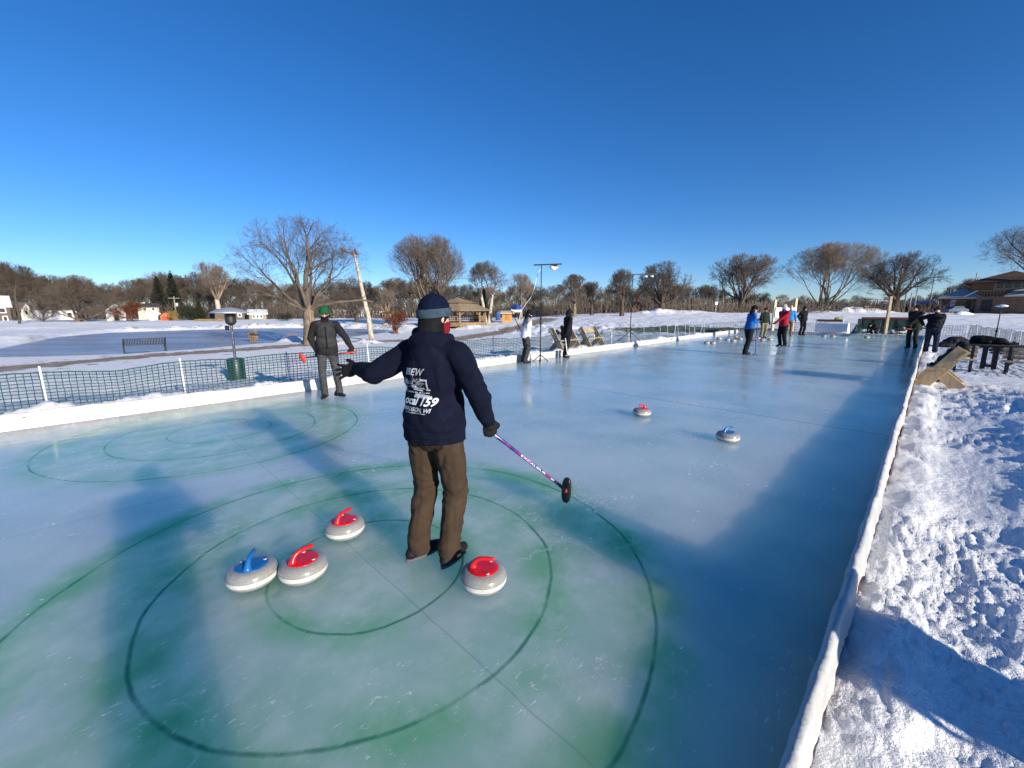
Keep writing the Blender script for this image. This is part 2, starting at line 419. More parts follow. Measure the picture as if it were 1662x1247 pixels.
# house centres (rink coordinates): two at this end, two at the far end
HOUSES = [(1.13, 2.48), (1.12, 7.03), (32.3, 2.48), (32.3, 7.03)]
def mat_ice():
    t = NT('rink ice'); o = t.tc.outputs['Object']
    wob = t.vec('SCALE', t.vec('SUBTRACT', t.noise(o, 1.6, 3, 0.6, col=True), (0.5, 0.5, 0.5)), 0.05)
    p = t.vec('MULTIPLY', t.vec('ADD', o, wob), (1, 1, 0))
    d = None
    for hx, hy in HOUSES:
        q = t.vec('DISTANCE', p, (hx, hy, 0)); d = q if d is None else t.math('MINIMUM', d, q)
    brk = t.ramp(t.noise(o, 2.6, 5, 0.65), 0.30, 0.62, 0.25, 1.0)
    line = None; halo = None
    for R, wd, hw in ((0.61, 0.013, 0.20), (1.219, 0.015, 0.30), (1.829, 0.015, 0.30)):
        a = t.math('ABSOLUTE', t.math('SUBTRACT', d, R))
        l = t.ramp(a, wd * 0.1, wd * 1.15, 1, 0); h = t.ramp(a, 0.0, hw, 1, 0)
        line = l if line is None else t.math('MAXIMUM', line, l); halo = h if halo is None else t.math('MAXIMUM', halo, h)
    zone = t.ramp(d, 1.75, 2.15, 1, 0)
    n1 = t.noise(o, 0.9, 5, 0.62); n2 = t.noise(o, 3.3, 5, 0.6); n3 = t.noise(o, 0.28, 4, 0.55)
    base = t.mix(t.ramp(n1, 0.3, 0.7), (0.32, 0.47, 0.52), (0.45, 0.59, 0.625))
    base = t.mix(t.ramp(n3, 0.35, 0.68, 0.0, 0.55), base, (0.54, 0.645, 0.67))
    teal = t.mix(t.ramp(n2, 0.35, 0.7), (0.28, 0.50, 0.40), (0.46, 0.63, 0.57))
    c = t.mix(t.math('MULTIPLY', zone, t.ramp(n1, 0.25, 0.65, 0.35, 1.0)), base, teal)
    hm = t.math('MULTIPLY', halo, t.ramp(t.noise(o, 1.9, 4, 0.6), 0.37, 0.65, 0.10, 0.80))
    sv = t.n('ShaderNodeSeparateXYZ'); t.put(sv.inputs[0], p); hm = t.math('MULTIPLY', hm, t.ramp(sv.outputs[1], 4.5, 5.2, 1.0, 0.5))
    c = t.mix(hm, c, (0.11, 0.40, 0.19))
    # straight lines set in the ice
    sx = t.n('ShaderNodeSeparateXYZ'); t.put(sx.inputs[0], p); U, V = sx.outputs[0], sx.outputs[1]
    def ln(axis, at, wd): return t.ramp(t.math('ABSOLUTE', t.math('SUBTRACT', axis, at)), wd * 0.4, wd, 1, 0)
    thin = t.math('MAXIMUM', ln(U, 1.13, 0.007), ln(V, 4.75, 0.010)); thin = t.math('MAXIMUM', thin, ln(V, 9.35, 0.012))
    hog = t.math('MAXIMUM', ln(U, 7.55, 0.028), ln(U, 25.9, 0.03))
    c = t.mix(t.math('MULTIPLY', thin, 0.28), c, (0.16, 0.16, 0.19))
    c = t.mix(t.math('MULTIPLY', hog, 0.5), c, (0.13, 0.11, 0.17))
    c = t.mix(t.math('MULTIPLY', t.math('MULTIPLY', line, brk), 0.86), c, (0.022, 0.19, 0.11))
    # shaved frost flecks, drawn out along the direction of play
    mp = t.map((16, 42, 1), (0, 0, 0.5)); fl = t.noise(mp, 1.0, 4, 0.65, 0.8)
    dens = t.ramp(t.noise(o, 0.75, 3, 0.6), 0.42, 0.72, 0.0, 1.0)
    fleck = t.math('MULTIPLY', t.ramp(t.math('ADD', fl, t.math('MULTIPLY', dens, 0.10)), 0.665, 0.715), t.ramp(n2, 0.3, 0.6, 0.2, 1.0))
    frost = t.math('MULTIPLY', t.ramp(t.noise(o, 14, 6, 0.7), 0.5, 0.85), t.math('MULTIPLY', dens, 0.30))
    c = t.mix(frost, c, (0.62, 0.70, 0.73)); c = t.mix(t.math('MULTIPLY', fleck, t.ramp(t.noise(o, 6.0, 2), 0.35, 0.65, 0.15, 0.8)), c, (0.82, 0.86, 0.88))
    cr = t.n('ShaderNodeTexVoronoi', feature='DISTANCE_TO_EDGE'); t.put(cr.inputs['Vector'], t.vec('ADD', o, t.vec('SCALE', t.noise(o, 2.0, 4, 0.6, col=True), 0.5))); t.put(cr.inputs['Scale'], 0.33)
    crack = t.math('MULTIPLY', t.ramp(cr.outputs['Distance'], 0.0, 0.004, 1, 0), t.ramp(n1, 0.52, 0.6, 0, 0.35))
    c = t.mix(crack, c, (0.6, 0.70, 0.78))
    rough = t.math('ADD', t.ramp(t.noise(o, 1.1, 4, 0.6), 0.3, 0.7, 0.10, 0.26), t.math('MULTIPLY', t.math('MAXIMUM', fleck, frost), 0.4), clamp=True)
    rip = t.noise(t.map((1.1, 9, 1)), 1.0, 3, 0.55); peb = t.noise(o, 70, 2, 0.5)
    hgt = t.math('ADD', t.math('MULTIPLY', rip, 1.0), t.math('ADD', t.math('MULTIPLY', peb, 0.06), t.math('MULTIPLY', fleck, 0.25)))
    t.set(Base_Color=c, Roughness=rough, Normal=t.bump(hgt, 0.12, 0.03)); t.b.inputs['IOR'].default_value = 1.33
    t.b.inputs['Subsurface Weight'].default_value = 1.0; t.b.inputs['Subsurface Radius'].default_value = (0.65, 0.95, 1.0); t.b.inputs['Subsurface Scale'].default_value = 3.2
    return t.m
def sheet(name, uvs, z, mat, rz=0.0):
    me = bpy.data.meshes.new(name); me.from_pydata([(a, b, 0) for a, b in uvs], [], [tuple(range(len(uvs)))]); me.materials.append(mat)
    o = link(name, me); o.location = (0, 0, z); o.rotation_euler = (0, 0, rz); return tag(o, kind='structure')
Q_ = [(U0, V0), (U1, V0), (U1, VL(U1)), (U0, VL(U0))]
slab = MB().add([(a, b, 0) for a, b in Q_] + [(a, b, -6.0) for a, b in Q_], [(0, 1, 2, 3), (7, 6, 5, 4), (0, 4, 5, 1), (1, 5, 6, 2), (2, 6, 7, 3), (3, 7, 4, 0)]).build('rink_ice', mat_ice())
slab.rotation_euler = (0, 0, math.pi / 4); tag(slab, 'blue green curling ice with dark green house rings', kind='structure')
def mat_pond():
    t = NT('pond ice'); o = t.tc.outputs['Object']
    f = t.noise(t.map((0.05, 0.22, 1)), 1.0, 5, 0.65); g = t.noise(o, 0.5, 5, 0.7)
    c = t.mix(t.ramp(f, 0.35, 0.65), (0.25, 0.265, 0.30), (0.40, 0.41, 0.44)); c = t.mix(t.ramp(g, 0.52, 0.75, 0, 0.55), c, (0.55, 0.58, 0.62))
    t.set(Base_Color=c, Roughness=t.ramp(g, 0.3, 0.7, 0.22, 0.5), Normal=t.bump(t.noise(o, 3, 4), 0.08, 0.05)); t.b.inputs['IOR'].default_value = 1.31
    return t.m
tag(sheet('pond_ice', POND, POND_Z, mat_pond()), 'frozen grey blue pond')
# ------------------------------------------------------------------ rink borders: boards under white tarpaulin
TARP = M('white tarp', (0.48, 0.475, 0.455), 0.42, 0.10, 4, 0.8, 11, stretch=(1, 1, 1), bdist=0.02)
BOARD = M('border board', (0.24, 0.12, 0.06), 0.8, 0.3, 6)
def border(name, label, A, B, inward, H=0.235, seed=0, lowf=None):
    """A, B in rink coordinates, inward = unit vector (rink coordinates) towards the ice"""
    L = math.hypot(B[0] - A[0], B[1] - A[1]); n = max(int(L / 0.03), 2)
    prof = [(0.050, -0.004), (0.036, 0.05), (0.031, 0.13), (0.029, 0.19), (0.022, 0.222), (0.006, 0.236), (-0.012, 0.232), (-0.024, 0.205), (-0.028, 0.165), (-0.031, 0.115), (-0.036, 0.06)]
    s = np.linspace(0, L, n + 1); dx, dy = (B[0] - A[0]) / L, (B[1] - A[1]) / L
    off = 0.012 * vnoise(s * 0.9, s * 0 + seed, seed) + 0.006 * vnoise(s * 3.1, s * 0 + seed, seed + 1)
    V = []
    for j, (a, z) in enumerate(prof):
        wr = 0.005 * vnoise(s * 8 + j * 1.6, s * 0 + j * 0.25, seed + 5) + 0.006 * np.abs(vnoise(s * 5 + j * 0.7, s * 0 + j * 0.15, seed + 6)) + 0.004 * vnoise(s * 17, s * 0 + j * 0.5, seed + 7)
        hz = z * H / 0.235 + (0.011 * vnoise(s * 1.3, s * 0 + 3, seed + 9) + 0.008 * vnoise(s * 6, s * 0 + 1, seed + 13)) * min(1, z / 0.15)
        if j == 0: wr = wr * 0; hz = s * 0 - 0.004
        if j == len(prof) - 1: hz = hz + 0.04 * vnoise(s * 2.2, s * 0 + 9, seed + 11) - 0.05 * smooth(0.1, 0.6, vnoise(s * 0.8, s * 0 + 4, seed + 15))
        q = off + wr + a; U = A[0] + dx * s + inward[0] * q; W = A[1] + dy * s + inward[1] * q
        V.append(np.stack([(U - W) / S2, (U + W) / S2, hz], -1))
    V = np.stack(V, 1); m = len(prof); V = V.reshape(-1, 3); low = lowf(np.repeat(s, m)) if lowf else 1.0; V[:, 2] *= low
    i, j = np.meshgrid(np.arange(n), np.arange(m - 1), indexing='ij')
    F = np.stack([i * m + j, (i + 1) * m + j, (i + 1) * m + j + 1, i * m + j + 1], -1).reshape(-1, 4)
    o = thing(name, label, 'rink border')
    link('tarpaulin', big_mesh('tarpaulin', V, F, TARP), o)
    mb = MB(); q = 0.0
    mb.bar(rk(A[0] + inward[0] * q + 7.3 * dx * (1 if lowf else 0), A[1] + inward[1] * q, 0.085), rk(B[0] + inward[0] * q, B[1] + inward[1] * q, 0.085), 0.036, 0.17)
    if lowf: mb.bar(rk(A[0], A[1] + inward[1] * q, 0.045), rk(A[0] + 7.2, A[1] + inward[1] * q, 0.045), 0.036, 0.08)
    mb.build('board', BOARD, o)
    return o
border('rink_border', 'low white tarp covered border running along the right edge of the ice', (U0, V0), (U1, V0), (0, 1), seed=3, lowf=lambda s: 0.55 + 0.45 * smooth(0.8, 2.3, s + U0))
border('rink_border', 'sunlit white tarp covered border along the left edge of the ice, by the green netting', (U0, VL(U0)), (U1, VL(U1)), (0.042, -1), seed=21)
border('rink_border', 'shaded tarp covered border closing the far end of the ice', (U1, V0 + 0.1), (U1, VL(U1) - 0.1), (-1, 0), H=0.2, seed=37)

# ------------------------------------------------------------------ netting fence
NETM = M('green netting', (0.006, 0.060, 0.055), 0.5, 0.2, 8, 0)
POSTM = M('white fence post', (0.78, 0.80, 0.80), 0.5, 0.05, 8, 0)
def ground_z(x, y):
    dg = GROUND_BVH.ray_cast(Vector((x, y, 20)), Vector((0, 0, -1)))
    return dg[0].z if dg[0] else float(terrain0(x, y))
def build_bvh():
    vs, fs, n = [], [], 0
    for o in COL.objects:
        if o.name.split('.')[0] in ('snow_ground', 'path', 'grass_patch'):
            me = o.data; co = np.empty(len(me.vertices) * 3, np.float32); me.vertices.foreach_get('co', co); co = co.reshape(-1, 3)
            keep = [p.vertices[:] for p in me.polygons if np.hypot(*co[p.vertices[0]][:2]) < 95]
            vs += co.tolist(); fs += [tuple(i + n for i in p) for p in keep]; n += len(co)
    return BVHTree.FromPolygons(vs, fs)
GROUND_BVH = build_bvh()
def fence(name, label, poly, height, cell=(0.085, 0.06), seed=0, spacing=1.9, lean=0.05, post_tall=0.1, posts_px=()):
    rnd = random.Random(seed)
    pts = [rk(*p) for p in poly]; seg = [(pts[i + 1] - pts[i]).length for i in range(len(pts) - 1)]; L = sum(seg)
    def at(s):
        for i, l in enumerate(seg):
            if s <= l or i == len(seg) - 1: return pts[i].lerp(pts[i + 1], min(s / l, 1.0))
            s -= l
    o = thing(name, label, 'fence')
    posts = []; s = 0.6
    while s < L - 0.2:
        posts.append(s); s += spacing * rnd.uniform(0.85, 1.15)
    if posts_px:
        ss = np.linspace(0, L, 4000); pxs = []
        for q in ss:
            p = at(q); d = depth_of(p); pxs.append(831 + FOC * p.x / d if d > 0.5 else -1e5)
        pxs = np.array(pxs); first = [float(ss[np.argmin(np.abs(pxs - p))]) for p in posts_px]; posts = [q for q in posts if q > first[-1] + 1.2]; posts = [max(first[0] - 1.9, 0.2)] + first + posts
    n = int(L / cell[0]); S = np.linspace(0, L, n + 1); P = [at(q) for q in S]; ps = np.array(posts)
    sag = np.array([min(1.0, np.min(np.abs(ps - q)) / (spacing / 2)) for q in S])
    base = np.array([ground_z(p.x, p.y) for p in P]); k = np.ones(9) / 9; base = np.convolve(np.pad(base, 4, mode='edge'), k, 'valid')
    wob = 0.03 * vnoise(S * 0.7, S * 0, seed) + 0.012 * vnoise(S * 3, S * 0, seed + 1)
    rows = int(height / cell[1]); V = []; F = []
    hw, vw = 0.0068, 0.0056                                          # half widths of the plastic strands
    dirs = [(P[min(i + 1, n)] - P[max(i - 1, 0)]).normalized() for i in range(n + 1)]
    jit = [[(rnd.gauss(0, 0.0035), rnd.gauss(0, 0.003)) for _ in range(23)] for _ in range(97)]; skew = 0.045 * vnoise(S * 0.45, S * 0 + 2, seed + 3)
    def pos(i, r):
        f = r / rows; nrm = Vector((-dirs[i].y, dirs[i].x, 0)); d = wob[i] * (0.3 + f) + 0.012 * math.sin(f * 9 + i * 0.13); j1 = jit[i % 97][r % 23]
        return P[i] + nrm * d + dirs[i] * j1[0] + Vector((0, 0, j1[1] + skew[i] * f + base[i] - 0.03 + f * (height - 0.055 * sag[i] ** 2)))
    grid = [[pos(i, r) for r in range(rows + 1)] for i in range(n + 1)]
    def strand(a, b, wvec, th):
        k0 = len(V)
        for p in (a, b):
            V.extend([p - wvec - th, p + wvec - th, p + wvec + th, p - wvec + th])
        for e in range(4): F.append((k0 + e, k0 + (e + 1) % 4, k0 + 4 + (e + 1) % 4, k0 + 4 + e))
    for i in range(n + 1):
        th = Vector((-dirs[i].y, dirs[i].x, 0)) * 0.0015
        for r in range(rows): strand(grid[i][r], grid[i][r + 1], dirs[i] * vw, th)
        if i < n:
            for r in range(rows + 1): strand(grid[i][r], grid[i + 1][r], Vector((0, 0, hw * (1.6 if r in (0, rows) else 1))), th)
    me = big_mesh('netting', np.array([tuple(p) for p in V]), np.array(F), NETM, False); link('netting', me, o)
    for s in posts:
        p = at(s); gz = ground_z(p.x, p.y); mb = MB()
        tip = Vector((rnd.uniform(-lean, lean), rnd.uniform(-lean, lean), 0))
        mb.tube([p + Vector((0, 0, gz - 0.1)), p + tip + Vector((0, 0, gz + height + post_tall * rnd.uniform(0.2, 1)))], 0.016, 6); mb.build('post', POSTM, o, True)
    return o
fence('netting_fence', 'long green plastic netting fence on white posts behind the left border', [(-9, 10.0), (0, 10.5), (8, 10.85), (18, 11.5), (25, 12.1)], 0.72, seed=4, posts_px=(80, 302, 470, 601, 730))
fence('netting_fence', 'tilted green netting fence continuing far away past the second light stand', [(25.15, 12.1), (31, 12.7), (37.2, 13.3)], 0.8, (0.11, 0.08), seed=9, spacing=1.25, lean=0.14)
fence('netting_fence', 'green netting fence crossing behind the far end of the ice', [(37.3, 13.2), (38.4, 6), (38.6, -1.6)], 0.8, (0.12, 0.09), seed=14, spacing=1.7, lean=0.1)
fence('netting_fence', 'pale green netting fence behind the dark picnic table on the right', [(38.6, -1.7), (30, -2.5), (22, -3.0), (16.5, -3.2)], 0.85, (0.085, 0.06), seed=19, spacing=2.2, lean=0.08)

# ------------------------------------------------------------------ curling stones
def mat_granite(name, a, b, dark, rough, bump=0.1):
    t = NT(name); o = t.tc.outputs['Object']
    v = t.n('ShaderNodeTexVoronoi'); t.put(v.inputs['Vector'], o); t.put(v.inputs['Scale'], 420.0)
    sp = t.n('ShaderNodeSeparateColor'); t.put(sp.inputs[0], v.outputs['Color'])
    c = t.mix(t.ramp(sp.outputs[0], 0.1, 0.9, interp='LINEAR'), a, b); c = t.mix(t.ramp(sp.outputs[1], 0.80, 0.86), c, dark)
    c = t.mix(t.ramp(t.noise(o, 9, 4), 0.35, 0.7, 0.0, 0.35), c, (0.26, 0.225, 0.185))
    t.set(Base_Color=c, Roughness=rough, Normal=t.bump(t.noise(o, 260, 2), bump, 0.001))
    return t.m
GRAN = mat_granite('polished granite', (0.25, 0.25, 0.24), (0.35, 0.35, 0.335), (0.17, 0.17, 0.165), 0.2)
BAND = mat_granite('ground granite band', (0.56, 0.56, 0.53), (0.72, 0.72, 0.69), (0.42, 0.42, 0.40), 0.75, 0.4)
RED = M('red handle plastic', (0.62, 0.012, 0.018), 0.28, 0.08, 20, 0.02, spec=0.5, coat=0.3)
BLUE = M('blue handle plastic', (0.012, 0.13, 0.36), 0.30, 0.08, 20, 0.02, spec=0.5, coat=0.3)
CREAM = M('cream handle plastic', (0.62, 0.52, 0.26), 0.35, 0.08, 20, 0.02)
STEEL = M('bolt steel', (0.62, 0.60, 0.55), 0.3, 0.05, 20, 0, metal=0.9)
WHITEP = M('white paint', (0.80, 0.80, 0.80), 0.5, 0.03, 20, 0)
BLACKP = M('black paint', (0.015, 0.015, 0.016), 0.4, 0.1, 20, 0.02)
R_ = 0.1455
def stone_meshes():
    def curve(z0, z1, k=12):
        # squashed barrel profile of a curling stone, 11.4 cm tall
        out = []
        for i in range(k + 1):
            z = z0 + (z1 - z0) * i / k; q = (z - 0.054) / 0.060
            out.append((0.092 + (R_ - 0.092) * math.sqrt(max(0, 1 - min(1, abs(q)) ** 2.3)), z))
        return out
    low = [(0.060, 0.004), (0.064, 0.0), (0.072, 0.0), (0.080, 0.004)] + curve(0.006, 0.036, 10)
    band = curve(0.036, 0.064, 8); top = curve(0.064, 0.1135, 14) + [(0.086, 0.1142)]
    b1 = MB().lathe(low, 48).lathe(top, 48); body = b1.mesh('stone_body', GRAN, True)
    bd = MB().lathe([(r + 0.0004, z) for r, z in band], 48, closed=False); bandm = bd.mesh('striking_band', BAND, True)
    return body, bandm
ST_BODY, ST_BAND = stone_meshes()
def handle_mesh(mat, name):
    c = MB().lathe([(0.001, 0.1135), (0.094, 0.1130), (0.0955, 0.1152), (0.093, 0.1176), (0.06, 0.1186), (0.001, 0.119)], 40)
    # gooseneck grip: rises at the back, runs forward over the centre
    P = [(-0.066, 0, 0.112), (-0.063, 0, 0.127), (-0.055, 0, 0.146), (-0.041, 0, 0.163), (-0.020, 0, 0.173), (0.010, 0, 0.176), (0.042, 0, 0.176), (0.066, 0, 0.175), (0.074, 0, 0.175)]
    c.tube(P, [0.030, 0.022, 0.0165, 0.0145, 0.0140, 0.0140, 0.0136, 0.0125, 0.008], 12)
    return c.mesh(name, mat, True)
HANDLES = {'red': handle_mesh(RED, 'handle'), 'blue': handle_mesh(BLUE, 'handle'), 'cream': handle_mesh(CREAM, 'handle')}
def bolt_mesh(r=0.008): return MB().lathe([(r, 0.0), (r * 1.05, 0.0035), (r * 0.5, 0.005), (r * 0.45, 0.003)], 14).mesh('bolt', STEEL, True)
BOLT = bolt_mesh()
RING = MB().lathe([(0.0065, 0), (0.0105, 0), (0.0105, 0.0012), (0.0065, 0.0012)], 20, closed=False).mesh('badge', WHITEP, True)
def stone(p, hz, colour, label, group, detail=True):
    o = thing('curling_stone', label, 'curling stone', (p.x, p.y, 0.0), hz, group)
    link('stone_body', ST_BODY, o); link('striking_band', ST_BAND, o); h = link('handle', HANDLES[colour], o)
    if detail:
        for a in (0, 120, 240):
            q = math.radians(a + 60); b = link('bolt', BOLT, h); b.location = (0.076 * math.cos(q), 0.076 * math.sin(q), 0.1183)
            r = link('badge', RING, h); r.location = (0.076 * math.cos(q), 0.076 * math.sin(q), 0.1180)
    return o
def stone_at(px, py_bottom):
    """centre of a stone whose lower outline touches this pixel"""
    g = Vector((*on_z(px, py_bottom, 0.022), 0)); d = g.normalized(); return g + d * 0.128
GN = 'curling stones by the feet of the man in the navy hoodie'
stone(stone_at(785, 965), math.radians(-6), 'red', 'red handled stone beside the right shoe of the man in the navy hoodie', GN)
stone(stone_at(495, 946), math.radians(52), 'red', 'red handled stone touching the blue handled stone', GN)
stone(stone_at(413, 955), math.radians(103), 'blue', 'blue handled stone at the left end of the near stones', GN)
stone(stone_at(561, 875), math.radians(62), 'red', 'red handled stone behind the touching pair, left of the man in brown trousers', GN)
GM = 'curling stones alone in the middle of the ice'
stone(stone_at(1041.5, 675), math.radians(215), 'red', 'red handled stone alone on mid ice, farther than the blue one', GM)
stone(stone_at(1180.5, 716.5), math.radians(15), 'blue', 'blue handled stone alone on mid ice near the right side', GM)
GF = 'curling stones gathered at the far end of the ice'
FAR = [(1147, 558, 'blue', 'dark stone nearest of the far stones, left half of a pair'), (1157, 558, 'red', 'dark stone nearest of the far stones, right half of a pair'),
       (1167, 551, 'cream', 'pale stone with upright handle against the left border far away'), (1180.5, 552.5, 'blue', 'dark low stone between the pale stone and the cream handled cluster'),
       (1190, 554.5, 'cream', 'cream handled stone at the front of the far cluster'), (1196, 550.5, 'cream', 'cream handled stone at the back of the far cluster'), (1201, 551.5, 'cream', 'cream handled stone at the right of the far cluster, by the man in bright blue'),
       (1223, 553, 'red', 'grey stone just right of the broom of the man in bright blue'), (1230, 550, 'red', 'pale stone behind the grey one, left of the camouflage trousers'),
       (1237, 553.2, 'red', 'red handled stone by the feet of the man in camouflage trousers'), (1249.5, 552, 'cream', 'pale stone alone between camouflage trousers and red jacket'),
       (1337, 546.5, 'blue', 'dark stone in front of the white storage box'), (1351.5, 547, 'red', 'red topped stone in front of the white storage box'),
       (1406.5, 548.5, 'cream', 'pale stone under the hands of the crouching player')]
for i, (px, py, cname, lab) in enumerate(FAR): stone(stone_at(px, py), i * 1.3, cname, lab, GF, False)
# ------------------------------------------------------------------ people
def skin_mat(name, col): return M(name, col, 0.5, 0.08, 30, 0.1, 200, spec=0.35)
SKIN = skin_mat('winter skin', (0.62, 0.36, 0.27))
def cloth(name, col, rough=0.85, var=0.22, scale=10, bump=0.35, sheen=0.0): return M(name, col, rough, var, scale, bump, 420, spec=0.15, bdist=0.002, sheen=sheen)
def voxel(mb, name, mat, parent, vox, planes=(), wrinkle=0.0, wscale=(7, 7, 16), seed=0, smooth_it=4, fn=None, warp=0.0):
    """melts overlapping closed shapes into one continuous skin"""
    me = mb.mesh('tmp'); o = bpy.data.objects.new('tmp', me); COL.objects.link(o)
    m = o.modifiers.new('r', 'REMESH'); m.mode = 'VOXEL'; m.voxel_size = vox
    s = o.modifiers.new('s', 'SMOOTH'); s.iterations = smooth_it; s.factor = 0.5
    dg = bpy.context.evaluated_depsgraph_get(); ev = o.evaluated_get(dg); nm = bpy.data.meshes.new_from_object(ev)
    bpy.data.objects.remove(o); bpy.data.meshes.remove(me)
    nm.name = name
    n = len(nm.vertices); co = np.empty(n * 3, np.float32); nm.vertices.foreach_get('co', co); co = co.reshape(-1, 3)
    if wrinkle:
        no = np.empty(n * 3, np.float32); nm.vertices.foreach_get('normal', no); no = no.reshape(-1, 3)
        for i in range(n):
            c = co[i]; q = Vector((c[0] * wscale[0] + seed, c[1] * wscale[1], c[2] * wscale[2]))
            q = q + Vector((mnoise.noise(q * 0.6), mnoise.noise(q * 0.6 + Vector((7, 0, 0))), mnoise.noise(q * 0.6 + Vector((0, 9, 0))))) * warp; a = mnoise.noise(q); b = mnoise.noise(q * 2.1)
            d = (abs(a) * 1.5 - 0.45) + 0.4 * b
            co[i] += no[i] * d * wrinkle
    for (p, nrm) in planes:                                            # flatten hems and cuffs
        p = np.array(p); nrm = np.array(Vector(nrm).normalized()); rad = None
        d = (co - p) @ nrm; k = d < 0; co[k] -= d[k, None] * nrm
    if fn: co = fn(co)
    nm.vertices.foreach_set('co', co.astype(np.float32).ravel()); nm.update()
    nm.polygons.foreach_set('use_smooth', np.ones(len(nm.polygons), bool))
    nm.materials.clear(); nm.materials.append(mat)
    return link(name, nm, parent)
def ik(a, b, l1, l2, hint):
    """middle joint of a two-bone limb from a to b, bending towards hint"""
    a = Vector(a); b = Vector(b); d = b - a; D = min(d.length, (l1 + l2) * 0.999)
    if d.length > D: b = a + d.normalized() * D; d = b - a
    x = (l1 * l1 - l2 * l2 + D * D) / (2 * D); h = math.sqrt(max(l1 * l1 - x * x, 0)); dn = d.normalized()
    hv = Vector(hint); hv = hv - dn * hv.dot(dn); hv.normalize()
    return a + dn * x + hv * h, b
def hand(parent, name, mat, wrist, direc, palm_n, thumb_side, curl=0.5, spread=0.12, sc=1.0, vox=0.0045, glove=1.15, cuff=None):
    """gloved hand: palm, four fingers of different length with two bends, thumb leaving the side of the palm"""
    d = Vector(direc).normalized(); n = Vector(palm_n); n = (n - d * n.dot(d)).normalized(); s = d.cross(n) * thumb_side   # s points to the thumb side
    W = Vector(wrist); mb = MB(); g = glove * sc
    R = Matrix((s, n, d)).transposed()
    mb.ball(W + d * 0.052 * sc, (0.043 * g, 0.018 * g, 0.055 * sc), R)
    mb.cap(W - d * 0.035 * sc, W + d * 0.03 * sc, 0.030 * g, 0.031 * g)
    L = [0.070, 0.078, 0.073, 0.058]
    for i in range(4):
        off = (0.030 - 0.020 * i) * sc; b = W + d * (0.088 - (0.006 if i in (0, 3) else 0)) * sc + s * off
        ang = spread * (1.5 - i) * 0.7; fd = (d * math.cos(ang) + s * math.sin(ang)).normalized(); l = L[i] * sc; r = 0.0095 * g
        p = b; c = 0.0
        for q, (fr, rr) in enumerate(((0.45, 1.0), (0.32, 0.93), (0.23, 0.85))):
            c += curl * (0.75 + 0.12 * i) if q == 0 else curl * 1.05
            e = p + (fd * math.cos(c) + n * math.sin(c)) * l * fr; mb.cap(p, e, r * rr, r * rr * 0.94); p = e
    tb = W + d * 0.028 * sc + s * 0.032 * sc
    td = (s * 0.72 + d * 0.62 + n * 0.28).normalized(); t1 = tb + td * 0.040 * sc
    td2 = (s * (0.45 - 0.5 * min(curl, 1)) + d * 0.8 + n * (0.25 + 0.5 * curl)).normalized(); t2 = t1 + td2 * 0.034 * sc
    mb.cap(tb - d * 0.01, t1, 0.0145 * g, 0.0125 * g); mb.cap(t1, t2, 0.0122 * g, 0.0105 * g)
    return voxel(mb, name, mat, parent, vox, smooth_it=2)

